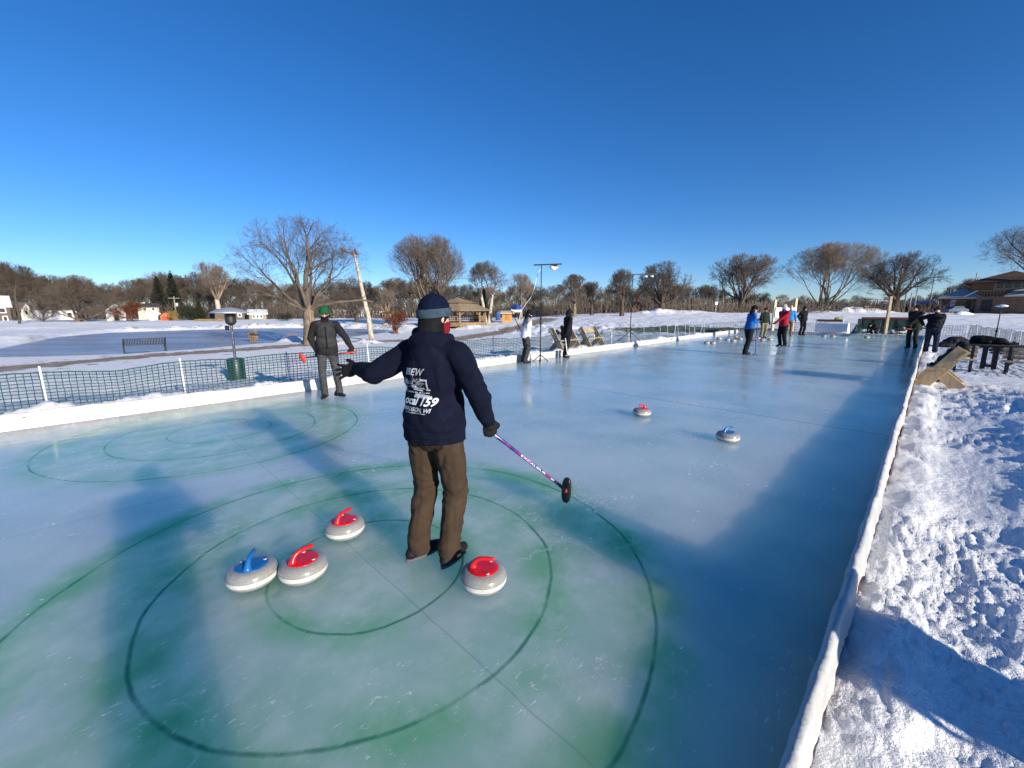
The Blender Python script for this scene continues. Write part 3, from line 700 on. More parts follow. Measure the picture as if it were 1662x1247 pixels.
def person(name, label, base, face, H, jacket, trousers, hat_mat, hands_w, lean=0.0, head_yaw=0.0, head_pitch=0.0, feet=None, vox=0.013, gloves=None, shoes=None,
           hood=None, gaiter=None, hair=None, bulk=1.0, leg_bulk=1.0, beanie=True, brim=False, band=None, knees=0.0, hand_kw=None, jk_len=0.0, group=None, stand=0.0, elbow=None, hip_drop=0.0, shoulder_tilt=0.0):
    """standing clothed figure. base: world point between the feet, face: world xy direction, hands_w: (left, right) wrist positions in world space or None"""
    k = H / 1.78; fz = Vector((face[0], face[1], 0)).normalized(); rz = math.atan2(fz.y, fz.x) - math.pi / 2
    o = thing(name, label, 'person', (base.x, base.y, stand), rz, group)
    Mi = Matrix.Translation((base.x, base.y, stand)) @ Matrix.Rotation(rz, 4, 'Z'); Mi = Mi.inverted()
    X, Y, Z = Vector((1, 0, 0)), Vector((0, 1, 0)), Vector((0, 0, 1))
    hip = Vector((0, 0, 0.93 * k - hip_drop)); rl = Matrix.Rotation(-lean, 3, 'X')           # lean forward about the hips
    def up(x, y, z): return hip + rl @ (Vector((x, y, z)) * k)
    if lean > 0.3: hip = hip + Vector((0, -0.16 * lean, 0))
    chest = up(0, 0.0, 0.33); neck = up(0, 0.0, 0.545); sh = [up(-0.185, 0.0, 0.495 + shoulder_tilt), up(0.185, 0.0, 0.495 - shoulder_tilt)]
    hr = rl @ Matrix.Rotation(head_yaw, 3, 'Z') @ Matrix.Rotation(-head_pitch, 3, 'X')
    hc = neck + rl @ Vector((0, 0.02, 0.10)) * k + hr @ Vector((0, 0.0, 0.055)) * k            # head centre
    def hp(x, y, z): return hc + hr @ (Vector((x, y, z)) * k)
    feet = feet or [(-0.13, 0.0, 0.12), (0.13, 0.0, -0.12)]
    ank = [Vector((fx, fy - 0.05 * k, 0.085 * k)) for fx, fy, _ in feet]; hj = [hip + Vector((-0.095 * k, 0, -0.02 * k)), hip + Vector((0.095 * k, 0, -0.02 * k))]
    kn = []
    for i in range(2):
        m, _ = ik(hj[i], ank[i], 0.423 * k, 0.417 * k, Vector(((-0.12 if i == 0 else 0.12), 1, 0))); kn.append(m)
    wr = []; el = []
    for i in range(2):
        tgt = hands_w[i] if hands_w else None
        t = Mi @ Vector(tgt) if tgt is not None else sh[i] + Vector(((-0.09 if i == 0 else 0.09), 0.07, -0.53)) * k
        hint = (elbow[i] if elbow and elbow[i] is not None else Vector(((-0.45 if i == 0 else 0.45), -0.8, -0.3)))
        e, t = ik(sh[i], t, 0.285 * k, 0.265 * k, hint); el.append(e); wr.append(t)
    # body: one continuous mesh from head to feet, under the clothes
    b = MB()
    b.ball(hp(0, -0.008, 0.03), (0.073 * k, 0.092 * k, 0.088 * k), hr); b.ball(hp(0, 0.028, -0.045), (0.055 * k, 0.066 * k, 0.070 * k), hr)
    b.cap(hp(0, 0.088, 0.012), hp(0, 0.103, -0.025), 0.010 * k, 0.015 * k); b.ball(hp(0, 0.078, 0.030), (0.05 * k, 0.016 * k, 0.010 * k), hr)
    b.ball(hp(0, 0.084, -0.062), (0.024 * k, 0.012 * k, 0.011 * k), hr); b.ball(hp(0, 0.078, -0.098), (0.022 * k, 0.018 * k, 0.016 * k), hr)
    for sx in (-1, 1): b.ball(hp(0.074 * sx, -0.005, -0.005), (0.010 * k, 0.019 * k, 0.031 * k), hr)
    b.cap(neck - rl @ Z * 0.04 * k, hp(0, -0.01, -0.05), 0.058 * k, 0.055 * k)
    b.cap(hip, chest, 0.105 * k, 0.112 * k)
    for i in range(2):
        b.cap(neck - rl @ Z * 0.05 * k, sh[i], 0.065 * k, 0.06 * k); b.cap(sh[i], el[i], 0.050 * k, 0.040 * k); b.cap(el[i], wr[i], 0.040 * k, 0.028 * k)
        b.cap(hj[i], kn[i], 0.085 * k, 0.058 * k); b.cap(kn[i], ank[i], 0.055 * k, 0.038 * k)
    voxel(b, 'body', SKIN, o, max(vox * 0.75, 0.0075))
    for sx in (-1, 1):
        MB().ball(hp(0.031 * sx, 0.080, 0.006), (0.013 * k, 0.010 * k, 0.008 * k), hr, 10, 8).build('eye', BLACKP, o, True)
    # jacket
    j = MB(); B_ = bulk
    e1 = Matrix.Identity(3)
    hemz = 0.02 - jk_len
    j.ball(up(0, 0.005, 0.36), (0.205 * k * B_, 0.150 * k * B_, 0.22 * k), rl); j.ball(up(0, 0.005, 0.16), (0.190 * k * B_, 0.150 * k * B_, 0.22 * k), rl)
    j.ball(up(0, 0, hemz + 0.04), (0.202 * k * B_, 0.166 * k * B_, 0.34 * k), rl)
    j.cap(up(0, 0, 0.42), up(0, 0, 0.53), 0.12 * k, 0.085 * k)
    for i in range(2):
        j.cap(up(0, 0, 0.50), sh[i] - rl @ Z * 0.012 * k, 0.085 * k, 0.078 * k * B_)
        j.cap(sh[i] - rl @ Z * 0.012 * k, el[i], 0.080 * k * B_, 0.066 * k * B_); j.cap(el[i], wr[i] + (wr[i] - el[i]).normalized() * 0.01, 0.066 * k * B_, 0.048 * k * B_)
    j.cap(up(0, 0.0, 0.535), up(0, 0.012, 0.585), 0.076 * k, 0.074 * k)
    if hood == 'down':
        j.ball(up(0, -0.080, 0.560), (0.125 * k, 0.075 * k, 0.065 * k), rl @ Matrix.Rotation(0.35, 3, 'X')); j.cap(up(-0.095, -0.03, 0.60), up(0.085, -0.03, 0.58), 0.046 * k, 0.044 * k); j.cap(up(-0.105, 0.03, 0.58), up(-0.06, 0.09, 0.55), 0.042 * k, 0.036 * k); j.cap(up(0.10, 0.03, 0.57), up(0.06, 0.09, 0.55), 0.042 * k, 0.036 * k)
        j.ball(up(0, -0.105, 0.49), (0.10 * k, 0.05 * k, 0.085 * k), rl)
    jo = voxel(j, 'jacket', jacket, o, vox, [(up(0, 0, hemz - 0.05), rl @ Z)], (0.008 if vox > 0.009 else 0.012) * k, (6, 6, 11) if vox > 0.009 else (4.2, 4.2, 7), random.Random(label).random() * 50, warp=1.2)
    # trousers
    t = MB(); lb = leg_bulk
    t.ball(hip + Vector((0, -0.005, 0.0)) * k, (0.170 * k * min(lb, 1.02), 0.138 * k * min(lb, 1.02), 0.155 * k))
    cuffs = []
    for i in range(2):
        t.cap(hj[i] + Vector((0, 0, -0.02)), kn[i], 0.104 * k * lb, 0.079 * k * lb); t.cap(kn[i], ank[i] + Vector((0, 0, 0.035 * k)), 0.079 * k * lb, 0.070 * k * lb)
        t.cap(ank[i] + Vector((0, 0, 0.06 * k)), ank[i] + Vector((0, 0.008, 0.0)), 0.071 * k * lb, 0.074 * k * lb)
    voxel(t, 'trousers', trousers, o, vox, [((0, 0, 0.045 * k), (0, 0, 1))], (0.010 if vox > 0.009 else 0.012) * k, (7, 7, 9) if vox > 0.009 else (4.8, 4.8, 6.5), random.Random(label).random() * 90, warp=2.0)
    # shoes
    for i, (fx, fy, toe) in enumerate(feet):
        s = MB(); R = Matrix.Rotation(toe, 3, 'Z'); A = Vector((fx, fy, 0)); sc = k
        def sp(x, y, z): return A + R @ (Vector((x, y - 0.05, z)) * sc)
        s.cap(sp(0, -0.045, 0.045), sp(0, 0.05, 0.052), 0.040 * sc, 0.044 * sc); s.cap(sp(0, 0.05, 0.045), sp(0.0, 0.165, 0.033), 0.045 * sc, 0.034 * sc); s.cap(sp(0, -0.03, 0.06), sp(0, 0.0, 0.105), 0.042 * sc, 0.043 * sc)
        voxel(s, 'shoe', shoes or SHOE, o, max(vox * 0.7, 0.006), [((0, 0, 0.005), (0, 0, 1))])
    # gloves
    gm = gloves or GLOVE
    hk = hand_kw or [{}, {}]
    for i in range(2):
        d = (wr[i] - el[i]).normalized(); kw = dict(direc=d, palm_n=Vector((1 if i == 0 else -1, 0.15, 0)), thumb_side=1, curl=0.45)
        kw.update(hk[i] or {})
        n_ = Vector(kw['palm_n']); d_ = Vector(kw['direc']).normalized(); n_ = (n_ - d_ * n_.dot(d_)).normalized()
        if 'thumb' in kw:                                           # wanted thumb direction in local space
            kw['thumb_side'] = 1 if d_.cross(n_).dot(Vector(kw.pop('thumb'))) > 0 else -1
        else: kw['thumb_side'] = 1 if d_.cross(n_).dot(Y) > 0 else -1
        hand(o, 'glove', gm, wr[i] + d_ * 0.012, kw['direc'], kw['palm_n'], kw['thumb_side'], kw['curl'], kw.get('spread', 0.12), k * 0.98 * kw.get('sc', 1.0), vox=min(0.0055, max(0.0042, vox * 0.45)))
    # head coverings
    if hair or hood == 'up':
        h = MB(); h.ball(hp(0, -0.016, 0.03), (0.087 * k, 0.102 * k, 0.100 * k), hr); h.cap(hp(0, -0.03, -0.02), up(0, -0.03, 0.53), 0.082 * k, 0.085 * k)
        if hood == 'up': h.ball(hp(0, -0.02, 0.02), (0.100 * k, 0.115 * k, 0.118 * k), hr)
        voxel(h, 'balaclava' if not hood == 'up' else 'hood', hair or jacket, o, max(vox * 0.8, 0.007), wrinkle=0.004, seed=3)
    if gaiter:
        g = MB(); g.ball(hp(0, 0.036, -0.062), (0.066 * k, 0.072 * k, 0.058 * k), hr); g.cap(hp(0, 0.025, -0.07), up(0, 0.02, 0.53), 0.066 * k, 0.076 * k); g.cap(hp(0, 0.085, -0.02), hp(0, 0.100, -0.04), 0.014 * k, 0.026 * k)
        voxel(g, 'neck_gaiter', gaiter, o, max(vox * 0.75, 0.007), wrinkle=0.006, seed=9)
    if beanie:
        h = MB(); h.ball(hp(0, -0.006, 0.055), (0.092 * k, 0.108 * k, 0.098 * k), hr)
        voxel(h, 'hat', hat_mat, o, max(vox * 0.7, 0.007), [(hp(0, 0, 0.022), hr @ Vector((0, -0.12, 1)))], wrinkle=0.002)
        q = MB(); rr = []
        for zz, e in ((0.008, 1.03), (0.015, 1.06), (0.052, 1.065), (0.060, 1.03)):
            rr.append([hp(0.092 * e * math.cos(a), -0.006 + 0.108 * e * math.sin(a), zz + 0.12 * (-0.006 + 0.108 * math.sin(a))) for a in [2 * math.pi * i / 32 for i in range(32)]])
        V = [p for r in rr for p in r] + [hp(*(0.0, -0.006, 0.045))]
        q.add(V, [(a * 32 + b_, a * 32 + (b_ + 1) % 32, (a + 1) * 32 + (b_ + 1) % 32, (a + 1) * 32 + b_) for a in range(3) for b_ in range(32)])
        q.build('hat_band', band or hat_mat, o, True)
    if brim:
        MB().ball(hp(0, 0.115, 0.055), (0.075 * k, 0.07 * k, 0.010 * k), hr).build('brim', hat_mat, o, True)
    info = dict(o=o, Mi=Mi, up=up, hp=hp, hr=hr, rl=rl, wr=wr, el=el, sh=sh, jacket=jo, k=k, hip=hip, ank=ank)
    return info
SHOE = cloth('black shoe', (0.014, 0.014, 0.016), 0.5, 0.2)
GLOVE = cloth('black glove', (0.013, 0.012, 0.014), 0.75, 0.2)
SOLE = M('grey shoe sole', (0.10, 0.10, 0.11), 0.6)
NAVY = cloth('navy fleece', (0.0042, 0.0062, 0.018), 0.95, 0.2, 9, 0.5)
BROWN = cloth('brown cotton', (0.052, 0.034, 0.022), 0.9, 0.16, 6, 0.4)

# text and marks, laid onto cloth
def text_mesh(body, size, shear=0.0, bold=0.0):
    c = bpy.data.curves.new('t', 'FONT'); c.body = body; c.size = size; c.shear = shear; c.align_x = 'CENTER'; c.align_y = 'CENTER'; c.offset = bold; c.resolution_u = 3
    o = bpy.data.objects.new('t', c); COL.objects.link(o); dg = bpy.context.evaluated_depsgraph_get(); me = bpy.data.meshes.new_from_object(o.evaluated_get(dg))
    bpy.data.objects.remove(o); bpy.data.curves.remove(c)
    V = [v.co.copy() for v in me.vertices]; F = [tuple(p.vertices) for p in me.polygons]; bpy.data.meshes.remove(me); return V, F
def flat_poly(P): return [Vector((x, y, 0)) for x, y in P], [tuple(range(len(P)))]
def quad_line(a, b, wd):
    a = Vector((a[0], a[1], 0)); b = Vector((b[0], b[1], 0)); n = Vector((-(b - a).y, (b - a).x, 0)).normalized() * wd / 2
    return [a - n, b - n, b + n, a + n], [(0, 1, 2, 3)]
def decal(parent_obj, name, mat, pieces, origin, ex, ey, lift=0.003, maxlen=0.012, parent=None):
    """flat pieces (x, y) wrapped onto the surface of parent_obj along -n; origin, ex, ey in the object's own space"""
    bm = bmesh.new()
    for V, F in pieces:
        vs = [bm.verts.new(v) for v in V]
        for f in F:
            try: bm.faces.new([vs[i] for i in f])
            except ValueError: pass
    bmesh.ops.triangulate(bm, faces=bm.faces[:])
    for _ in range(4):
        e = [q for q in bm.edges if q.calc_length() > maxlen]
        if not e: break
        bmesh.ops.subdivide_edges(bm, edges=e, cuts=1); bmesh.ops.triangulate(bm, faces=bm.faces[:])
    me = parent_obj.data; bvh = BVHTree.FromPolygons([v.co for v in me.vertices], [p.vertices[:] for p in me.polygons])
    ex = Vector(ex).normalized(); ey = Vector(ey).normalized(); n = ex.cross(ey)
    for v in bm.verts:
        p = Vector(origin) + ex * v.co.x + ey * v.co.y
        h = bvh.ray_cast(p + n * 0.4, -n)
        if h[0] is not None: v.co = h[0] + h[1] * lift * 0.5 + n * lift * 0.6
        else: v.co = p
    m2 = bpy.data.meshes.new(name); bm.to_mesh(m2); bm.free(); m2.materials.append(mat); m2.polygons.foreach_set('use_smooth', np.ones(len(m2.polygons), bool))
    return link(name, m2, parent or parent_obj)

# brooms
def broom(label, top, bottom, mat, head_mat, head_dir, head_len=0.21, head_w=0.075, grip=None, group=None, collar=None, r=0.0135, flat=None):
    top = Vector(top); bottom = Vector(bottom); o = thing('curling_broom', label, 'curling broom', bottom, 0, group); T = top - bottom
    MB().tube([Vector((0, 0, 0)) + T.normalized() * 0.03, T * 0.5, T], [r, r * 0.98, r * 0.9], 12).build('shaft', mat, o, True)
    if grip: MB().tube([T * 0.68, T * 0.99], r * 1.12, 12).build('grip', grip, o, True)
    hd = Vector(head_dir).normalized(); n = Vector(flat) if flat else T.normalized(); n = (n - hd * n.dot(hd)).normalized(); s = hd.cross(n); R = Matrix((hd, s, n)).transposed()
    h = MB(); P = []; m = 28
    for zz, e in ((-0.020, 0.90), (-0.014, 1.0), (0.006, 1.0), (0.014, 0.86)):
        for i in range(m):
            a = 2 * math.pi * i / m; ca, sa = math.cos(a), math.sin(a)
            P.append(R @ Vector((math.copysign(abs(ca) ** 0.75, ca) * head_len / 2 * e, math.copysign(abs(sa) ** 0.75, sa) * head_w / 2 * e, zz)))
    F = [(a * m + b, a * m + (b + 1) % m, (a + 1) * m + (b + 1) % m, (a + 1) * m + b) for a in range(3) for b in range(m)] + [tuple(reversed(range(m))), tuple(range(3 * m, 4 * m))]
    h.add(P, F); h.build('broom_head', head_mat, o, True)
    MB().cap(R @ Vector((0, 0, 0.012)), T.normalized() * 0.07, 0.02, 0.018).build('ferrule', collar or head_mat, o, True)
    return o, T
def loc_dir(face, v):
    f = Vector((face[0], face[1], 0)).normalized(); r = Vector((f.y, -f.x, 0)); v = Vector(v); return Vector((v.dot(r), v.dot(f), v.z))
def on_ice(px, py): return Vector((*on_z(px, py, 0.0), 0.0))
def px_height(base, px, top):
    r = ray(px, top); return CAM_H + r.z / r.y * base.y
def feet_px(base, face, pairs):
    out = []
    for (hx, hy), (tx, ty) in pairs:
        h = on_ice(hx, hy); t = on_ice(tx, ty); c = (h + t) / 2; l = loc_dir(face, c - base); d = loc_dir(face, t - h)
        out.append((l.x, l.y, -math.atan2(d.x, d.y)))
    return out
# --- the player in the navy hoodie
FACE = (0.45, 0.89); BASE = (on_ice(690, 903) + on_ice(735, 912)) / 2
gripw = pt(795, 700, 2.76); dR = Vector((0.22, 0.16, -1)).normalized(); nR = Vector((-0.35, 0.75, 0.0))
wR = gripw - dR * 0.088 - nR.normalized() * 0.016
wL = pt(583, 599, 2.93); dL = (pt(552, 603, 2.95) - wL)
hero = person('person', 'man seen from behind in navy printed hoodie and brown trousers, one arm stretched out', BASE, FACE, px_height(BASE, 697, 476), NAVY, BROWN,
    M('navy beanie', (0.0035, 0.008, 0.026), 0.95, 0.2, 30, 0.6, 300, spec=0.1), (wL, wR), lean=0.03, head_yaw=-0.22, head_pitch=0.0,
    feet=feet_px(BASE, FACE, [((663, 911), (710, 889)), ((714, 927), (757, 889))]), vox=0.0085, hood='down', hair=cloth('black balaclava', (0.008, 0.008, 0.009)), gaiter=cloth('red mask', (0.17, 0.008, 0.012)),
    band=M('grey blue knit', (0.042, 0.068, 0.095), 0.95, 0.2, 30, 0.6, 300, spec=0.1), leg_bulk=1.08, bulk=1.09, jk_len=0.035,
    hand_kw=[dict(direc=loc_dir(FACE, dL), palm_n=loc_dir(FACE, (0.25, 0.9, -0.3)), thumb=Vector((0, 0.1, 1)), curl=0.12, spread=0.30, sc=1.08),
             dict(direc=loc_dir(FACE, dR), palm_n=loc_dir(FACE, nR), thumb=Vector((0.3, 0.4, -0.5)), curl=1.15, sc=1.08)],
    gloves=M('black glove with red', (0.005, 0.0035, 0.004), 0.8, 0.3, 40, 0.3), elbow=[Vector((-0.2, -0.7, -0.6)), Vector((0.6, -0.7, 0.0))])
up, hp, hr, hrl = hero['up'], hero['hp'], hero['hr'], hero['rl']
PRINT = M('cracked print ink', (0.42, 0.44, 0.48), 0.8, 0.4, 60, 0.2); PRINTW = M('white print ink', (0.74, 0.75, 0.78), 0.8, 0.15, 80, 0.2)
org = up(-0.026, 0, 0.248); JK = hero['jacket']
def at2(P, x, y): return [Vector((v.x + x, v.y + y, 0)) for v in P[0]], P[1]
decal(JK, 'print_lettering', PRINT, [at2(text_mesh('IBEW', 0.058, 0.35, 0.0016), -0.012, 0.128)], org, (1, 0, 0), hrl @ Vector((0, 0, 1)))
g = []; rnd = random.Random(5)
for i in range(22):
    a = 2 * math.pi * i / 22 + rnd.uniform(-0.06, 0.06); l = rnd.uniform(0.045, 0.085); r0 = 0.018
    g.append(quad_line((-0.005 + r0 * math.cos(a), 0.060 + r0 * math.sin(a) * 0.9), (-0.005 + l * math.cos(a), 0.060 + l * 0.62 * math.sin(a)), rnd.uniform(0.0015, 0.0032)))
for a0 in range(0, 360, 30):
    a = math.radians(a0); b = math.radians(a0 + 22)
    g.append(quad_line((-0.005 + 0.014 * math.cos(a), 0.060 + 0.014 * math.sin(a)), (-0.005 + 0.014 * math.cos(b), 0.060 + 0.014 * math.sin(b)), 0.006))
g += [quad_line((0.035, 0.084), (0.086, 0.082), 0.009), quad_line((0.083, 0.087), (0.083, 0.028), 0.008), quad_line((0.072, 0.022), (0.098, 0.022), 0.010),
      quad_line((-0.035, 0.040), (0.02, 0.030), 0.016), quad_line((-0.02, 0.022), (0.05, 0.016), 0.010), quad_line((0.02, 0.032), (0.065, 0.028), 0.006),
      quad_line((-0.112, 0.072), (-0.062, 0.05), 0.005), quad_line((-0.11, 0.04), (-0.070, 0.082), 0.005), quad_line((-0.088, 0.09), (-0.088, -0.005), 0.006), quad_line((-0.115, 0.055), (-0.055, 0.066), 0.004)]
for i in range(12):
    x = -0.09 + i * 0.016; g.append(quad_line((x, 0.0), (x + rnd.uniform(0.006, 0.013), rnd.uniform(0.001, 0.004)), rnd.uniform(0.004, 0.010)))
decal(JK, 'print_emblem', PRINT, g, org, (1, 0, 0), hrl @ Vector((0, 0, 1)))
g = [quad_line((-0.01 + i * 0.012, -0.028), (0.005 + i * 0.0135, -0.006 - 0.0006 * i * i * 0.3), 0.012) for i in range(9)]
decal(JK, 'print_emblem', PRINT, g, org, (1, 0, 0), hrl @ Vector((0, 0, 1)), lift=0.002)
decal(JK, 'print_lettering', PRINTW, [at2(text_mesh('Local 159', 0.072, 0.38, 0.0022), 0.0, -0.052)], org, (1, 0, 0), hrl @ Vector((0, 0, 1)), lift=0.005)
decal(JK, 'print_lettering', PRINT, [at2(text_mesh('MADISON, WI', 0.034, 0.25, 0.0012), 0.008, -0.103), quad_line((-0.08, -0.124), (0.09, -0.122), 0.004)], org, (1, 0, 0), hrl @ Vector((0, 0, 1)), lift=0.004)
MB().tube([hp(0, -0.03, 0.145), hp(0, -0.012, 0.172), hp(0, 0.02, 0.172), hp(0, 0.034, 0.147)], 0.007, 8).build('hat_loop', GLOVE, hero['o'], True)
TR_ = [c for c in COL.objects if c.parent == hero['o'] and c.name.startswith('trousers')][0]; STIT = cloth('dark brown seam', (0.022, 0.014, 0.010))
for s in (-1, 1):
    q = [(s * 0.035, 0.06), (s * 0.038, -0.055), (s * 0.088, -0.085), (s * 0.135, -0.05), (s * 0.13, 0.06)]
    decal(TR_, 'back_pocket', STIT, [quad_line(q[i], q[i + 1], 0.0055) for i in range(4)], hero['hip'] + Vector((0, 0, -0.035)), (1, 0, 0), (0, 0, 1), lift=0.002)
decal(TR_, 'seat_seam', STIT, [quad_line((0, 0.05), (0.0, -0.14), 0.005)], hero['hip'] + Vector((0, 0, 0)), (1, 0, 0), (0, 0, 1), lift=0.002)
HEM = cloth('navy rib knit', (0.0022, 0.0032, 0.009))
decal(JK, 'hem_seam', HEM, [quad_line((-0.21, 0.0), (0.21, 0.0), 0.006), quad_line((-0.21, -0.05), (0.21, -0.05), 0.008)], up(0, 0, 0.055 - 0.035), (1, 0, 0), hrl @ Vector((0, 0, 1)), lift=0.002)
for s in (-1, 1): decal(JK, 'armhole_seam', HEM, [quad_line((s * 0.135, 0.16), (s * 0.155, 0.02), 0.005)], org, (1, 0, 0), hrl @ Vector((0, 0, 1)), lift=0.002)
for i in range(2):
    d_ = (hero['wr'][i] - hero['el'][i]).normalized(); MB().cap(hero['wr'][i] - d_ * 0.035, hero['wr'][i] + d_ * 0.012, 0.050, 0.044, 20).build('cuff', HEM, JK, True)
# heel and sole of the shoes, glove mark
for i in range(2):
    fx, fy, toe = feet_px(BASE, FACE, [((663, 911), (710, 889)), ((714, 927), (757, 889))])[i]; R = Matrix.Rotation(toe, 3, 'Z')
    P = []; n = 28
    for z in (0.001, 0.022):
        for q in range(n):
            a = 2 * math.pi * q / n; yy = math.sin(a); w_ = 0.043 + 0.006 * max(yy, 0) - 0.004 * max(-yy, 0); P.append(Vector((fx, fy, 0)) + R @ Vector((w_ * math.cos(a), 0.145 * yy + 0.005, z)))
    MB().add(P, [(q, (q + 1) % n, n + (q + 1) % n, n + q) for q in range(n)] + [tuple(reversed(range(n))), tuple(range(n, 2 * n))]).build('shoe_sole', SOLE, hero['o'])
# the purple broom
PURPLE = NT('purple broom shaft'); o_ = PURPLE.tc.outputs['Object']
PURPLE.set(Base_Color=PURPLE.mix(PURPLE.ramp(PURPLE.noise(o_, 7, 3), 0.4, 0.62), (0.045, 0.022, 0.17), (0.30, 0.05, 0.22)), Roughness=0.25)
bt, bb = gripw, Vector((*[c for c in (pt(919, 796, 1) - Vector((0, 0, CAM_H)))],)); tt = (0.117 - CAM_H) / bb.z; bb = Vector((0, 0, CAM_H)) + bb * tt
bo, BT = broom('purple curling broom with white lettering, black head touching the ice', bt + (bt - bb).normalized() * 0.03, bb, PURPLE.m, BLACKP, (0.05, 0, 1), 0.235, 0.088, flat=((bt - bb).x, (bt - bb).y, 0), collar=cloth('red collar', (0.35, 0.05, 0.04)), r=0.0140)
sh_ = [c for c in COL.objects if c.parent == bo and c.name.startswith('shaft')][0]
ax = -BT.normalized(); vw = (Vector((0, 0, CAM_H)) - bb - BT * 0.5); vw = (vw - ax * vw.dot(ax)).normalized(); ey = vw.cross(ax)
decal(sh_, 'shaft_lettering', PRINTW, [(lambda q: ([Vector((v.x * 3.6, v.y, 0)) for v in q[0]], q[1]))(text_mesh('EXCALIBUR', 0.0225, 0.0, 0.0002))], BT * 0.50, ax, ey, lift=0.0012, maxlen=0.01, parent=sh_)
for q, wd in ((0.93, 0.012), (0.24, 0.010)):
    decal(sh_, 'shaft_lettering', PRINTW, [quad_line((-0.03, 0.003), (0.03, 0.003), 0.004), quad_line((-0.03, -0.004), (0.025, -0.004), 0.003)], BT * q, ax, ey, lift=0.0012, maxlen=0.01, parent=sh_)
MB().cap(BT.normalized() * 0.07, BT.normalized() * 0.17, 0.0165, 0.0140).build('shaft_sleeve', M('navy sleeve', (0.012, 0.015, 0.06), 0.4), bo, True)

def hands_px(l, r):
    return tuple(None if q is None else pt(*q) for q in (l, r))
# --- player in the green hat
f = (0.28, -0.96); b = on_ice(537, 645.5); zc = depth_of(b)
H = px_height(b, 534, 496)
GREYP = cloth('dark grey trousers', (0.052, 0.052, 0.056)); DARK = cloth('black softshell', (0.018, 0.017, 0.018)); VEST = cloth('charcoal vest', (0.036, 0.035, 0.036), 0.8)
gl, gr = pt(572, 572, zc - 0.22), pt(515, 577, zc - 0.18)
gh = person('person', 'player in a green beanie and charcoal vest holding a red headed broom level', b, f, H, DARK, GREYP, cloth('green knit', (0.012, 0.085, 0.030), 0.95, 0.25, 40, 0.6), (gl + Vector((0, 0, 0.07)), gr + Vector((0.0, 0, 0.08))),
    lean=0.02, head_pitch=0.30, head_yaw=0.15, gaiter=cloth('dark maroon gaiter', (0.020, 0.008, 0.012)), vox=0.011, leg_bulk=0.92, jk_len=0.03, feet=[(-0.16, -0.05, 0.9), (0.10, 0.06, -0.25)],
    hand_kw=[dict(direc=(0, 0.35, -1), palm_n=(0.35, -1, -0.35), thumb=Vector((1, 0, 0)), curl=1.1), dict(direc=(0, 0.35, -1), palm_n=(-0.35, -1, -0.35), thumb=Vector((-1, 0, 0)), curl=1.1)], elbow=[Vector((-1, -0.35, 0)), Vector((1, -0.35, 0))])
u_ = gh['up']; rl = gh['rl']; k = gh['k']; v_ = MB()
v_.ball(u_(0, 0.008, 0.35), (0.190 * k, 0.172 * k, 0.22 * k), rl); v_.ball(u_(0, 0.008, 0.15), (0.196 * k, 0.172 * k, 0.2 * k), rl); v_.cap(u_(-0.10, 0, 0.49), u_(0.10, 0, 0.49), 0.09 * k, 0.09 * k); v_.cap(u_(0, 0, 0.5), u_(0, 0.01, 0.565), 0.088 * k, 0.082 * k)
voxel(v_, 'vest', VEST, gh['o'], 0.011, [(u_(0, 0, 0.0), rl @ Vector((0, 0, 1)))], 0.005, (5, 5, 14), 4)
MB().bar(u_(-0.035, 0.186, 0.06), u_(-0.02, 0.17, 0.46), 0.02, 0.012).build('zip', GLOVE, gh['o'])
REDB = M('red broom plastic', (0.62, 0.05, 0.03), 0.4, 0.1)
broom('red headed curling broom held level in both hands by the player in green beanie', pt(578, 571.5, zc - 0.27), pt(491, 581, zc - 0.20), M('black shaft', (0.03, 0.03, 0.03), 0.3), REDB, (0.42, 0.1, -0.9), 0.19, 0.085, grip=REDB, flat=(0.3, 0.9, 0.2))
# --- player in the pale jacket
f = (0.93, 0.25); b = on_ice(853, 589); zc = depth_of(b)
WHITEJ = NT('grey and white jacket'); oo = WHITEJ.tc.outputs['Object']; sx = WHITEJ.n('ShaderNodeSeparateXYZ'); WHITEJ.put(sx.inputs[0], oo)
up_ = WHITEJ.ramp(WHITEJ.math('ADD', sx.outputs[2], WHITEJ.math('MULTIPLY', sx.outputs[1], -0.9)), 1.26, 1.30)
WHITEJ.set(Base_Color=WHITEJ.mix(up_, (0.72, 0.70, 0.72), (0.27, 0.25, 0.27)), Roughness=0.8)
CHAR = cloth('charcoal snow trousers', (0.045, 0.043, 0.046)); BLK = cloth('black coat cloth', (0.010, 0.010, 0.013)); BLKH = cloth('black hat', (0.008, 0.008, 0.010))
person('person', 'player in a grey and white jacket and black balaclava standing at the left border', b, f, px_height(b, 855, 502), WHITEJ.m, CHAR, BLKH, hands_px((852, 553, zc + 0.12), (856, 552, zc - 0.25)), lean=0.12, head_pitch=0.35, head_yaw=-0.15,
    hair=BLKH, gaiter=BLKH, leg_bulk=1.12, bulk=1.05, jk_len=0.07, vox=0.013, elbow=[None, Vector((0.5, -0.9, -0.1))])
broom('thin black broom held across the body by the player in the grey and white jacket', pt(830, 505, zc + 0.1), pt(857, 562, zc - 0.30), M('black shaft', (0.03, 0.03, 0.03), 0.3), BLACKP, (0.6, 0.5, 0.2), 0.17, 0.07)
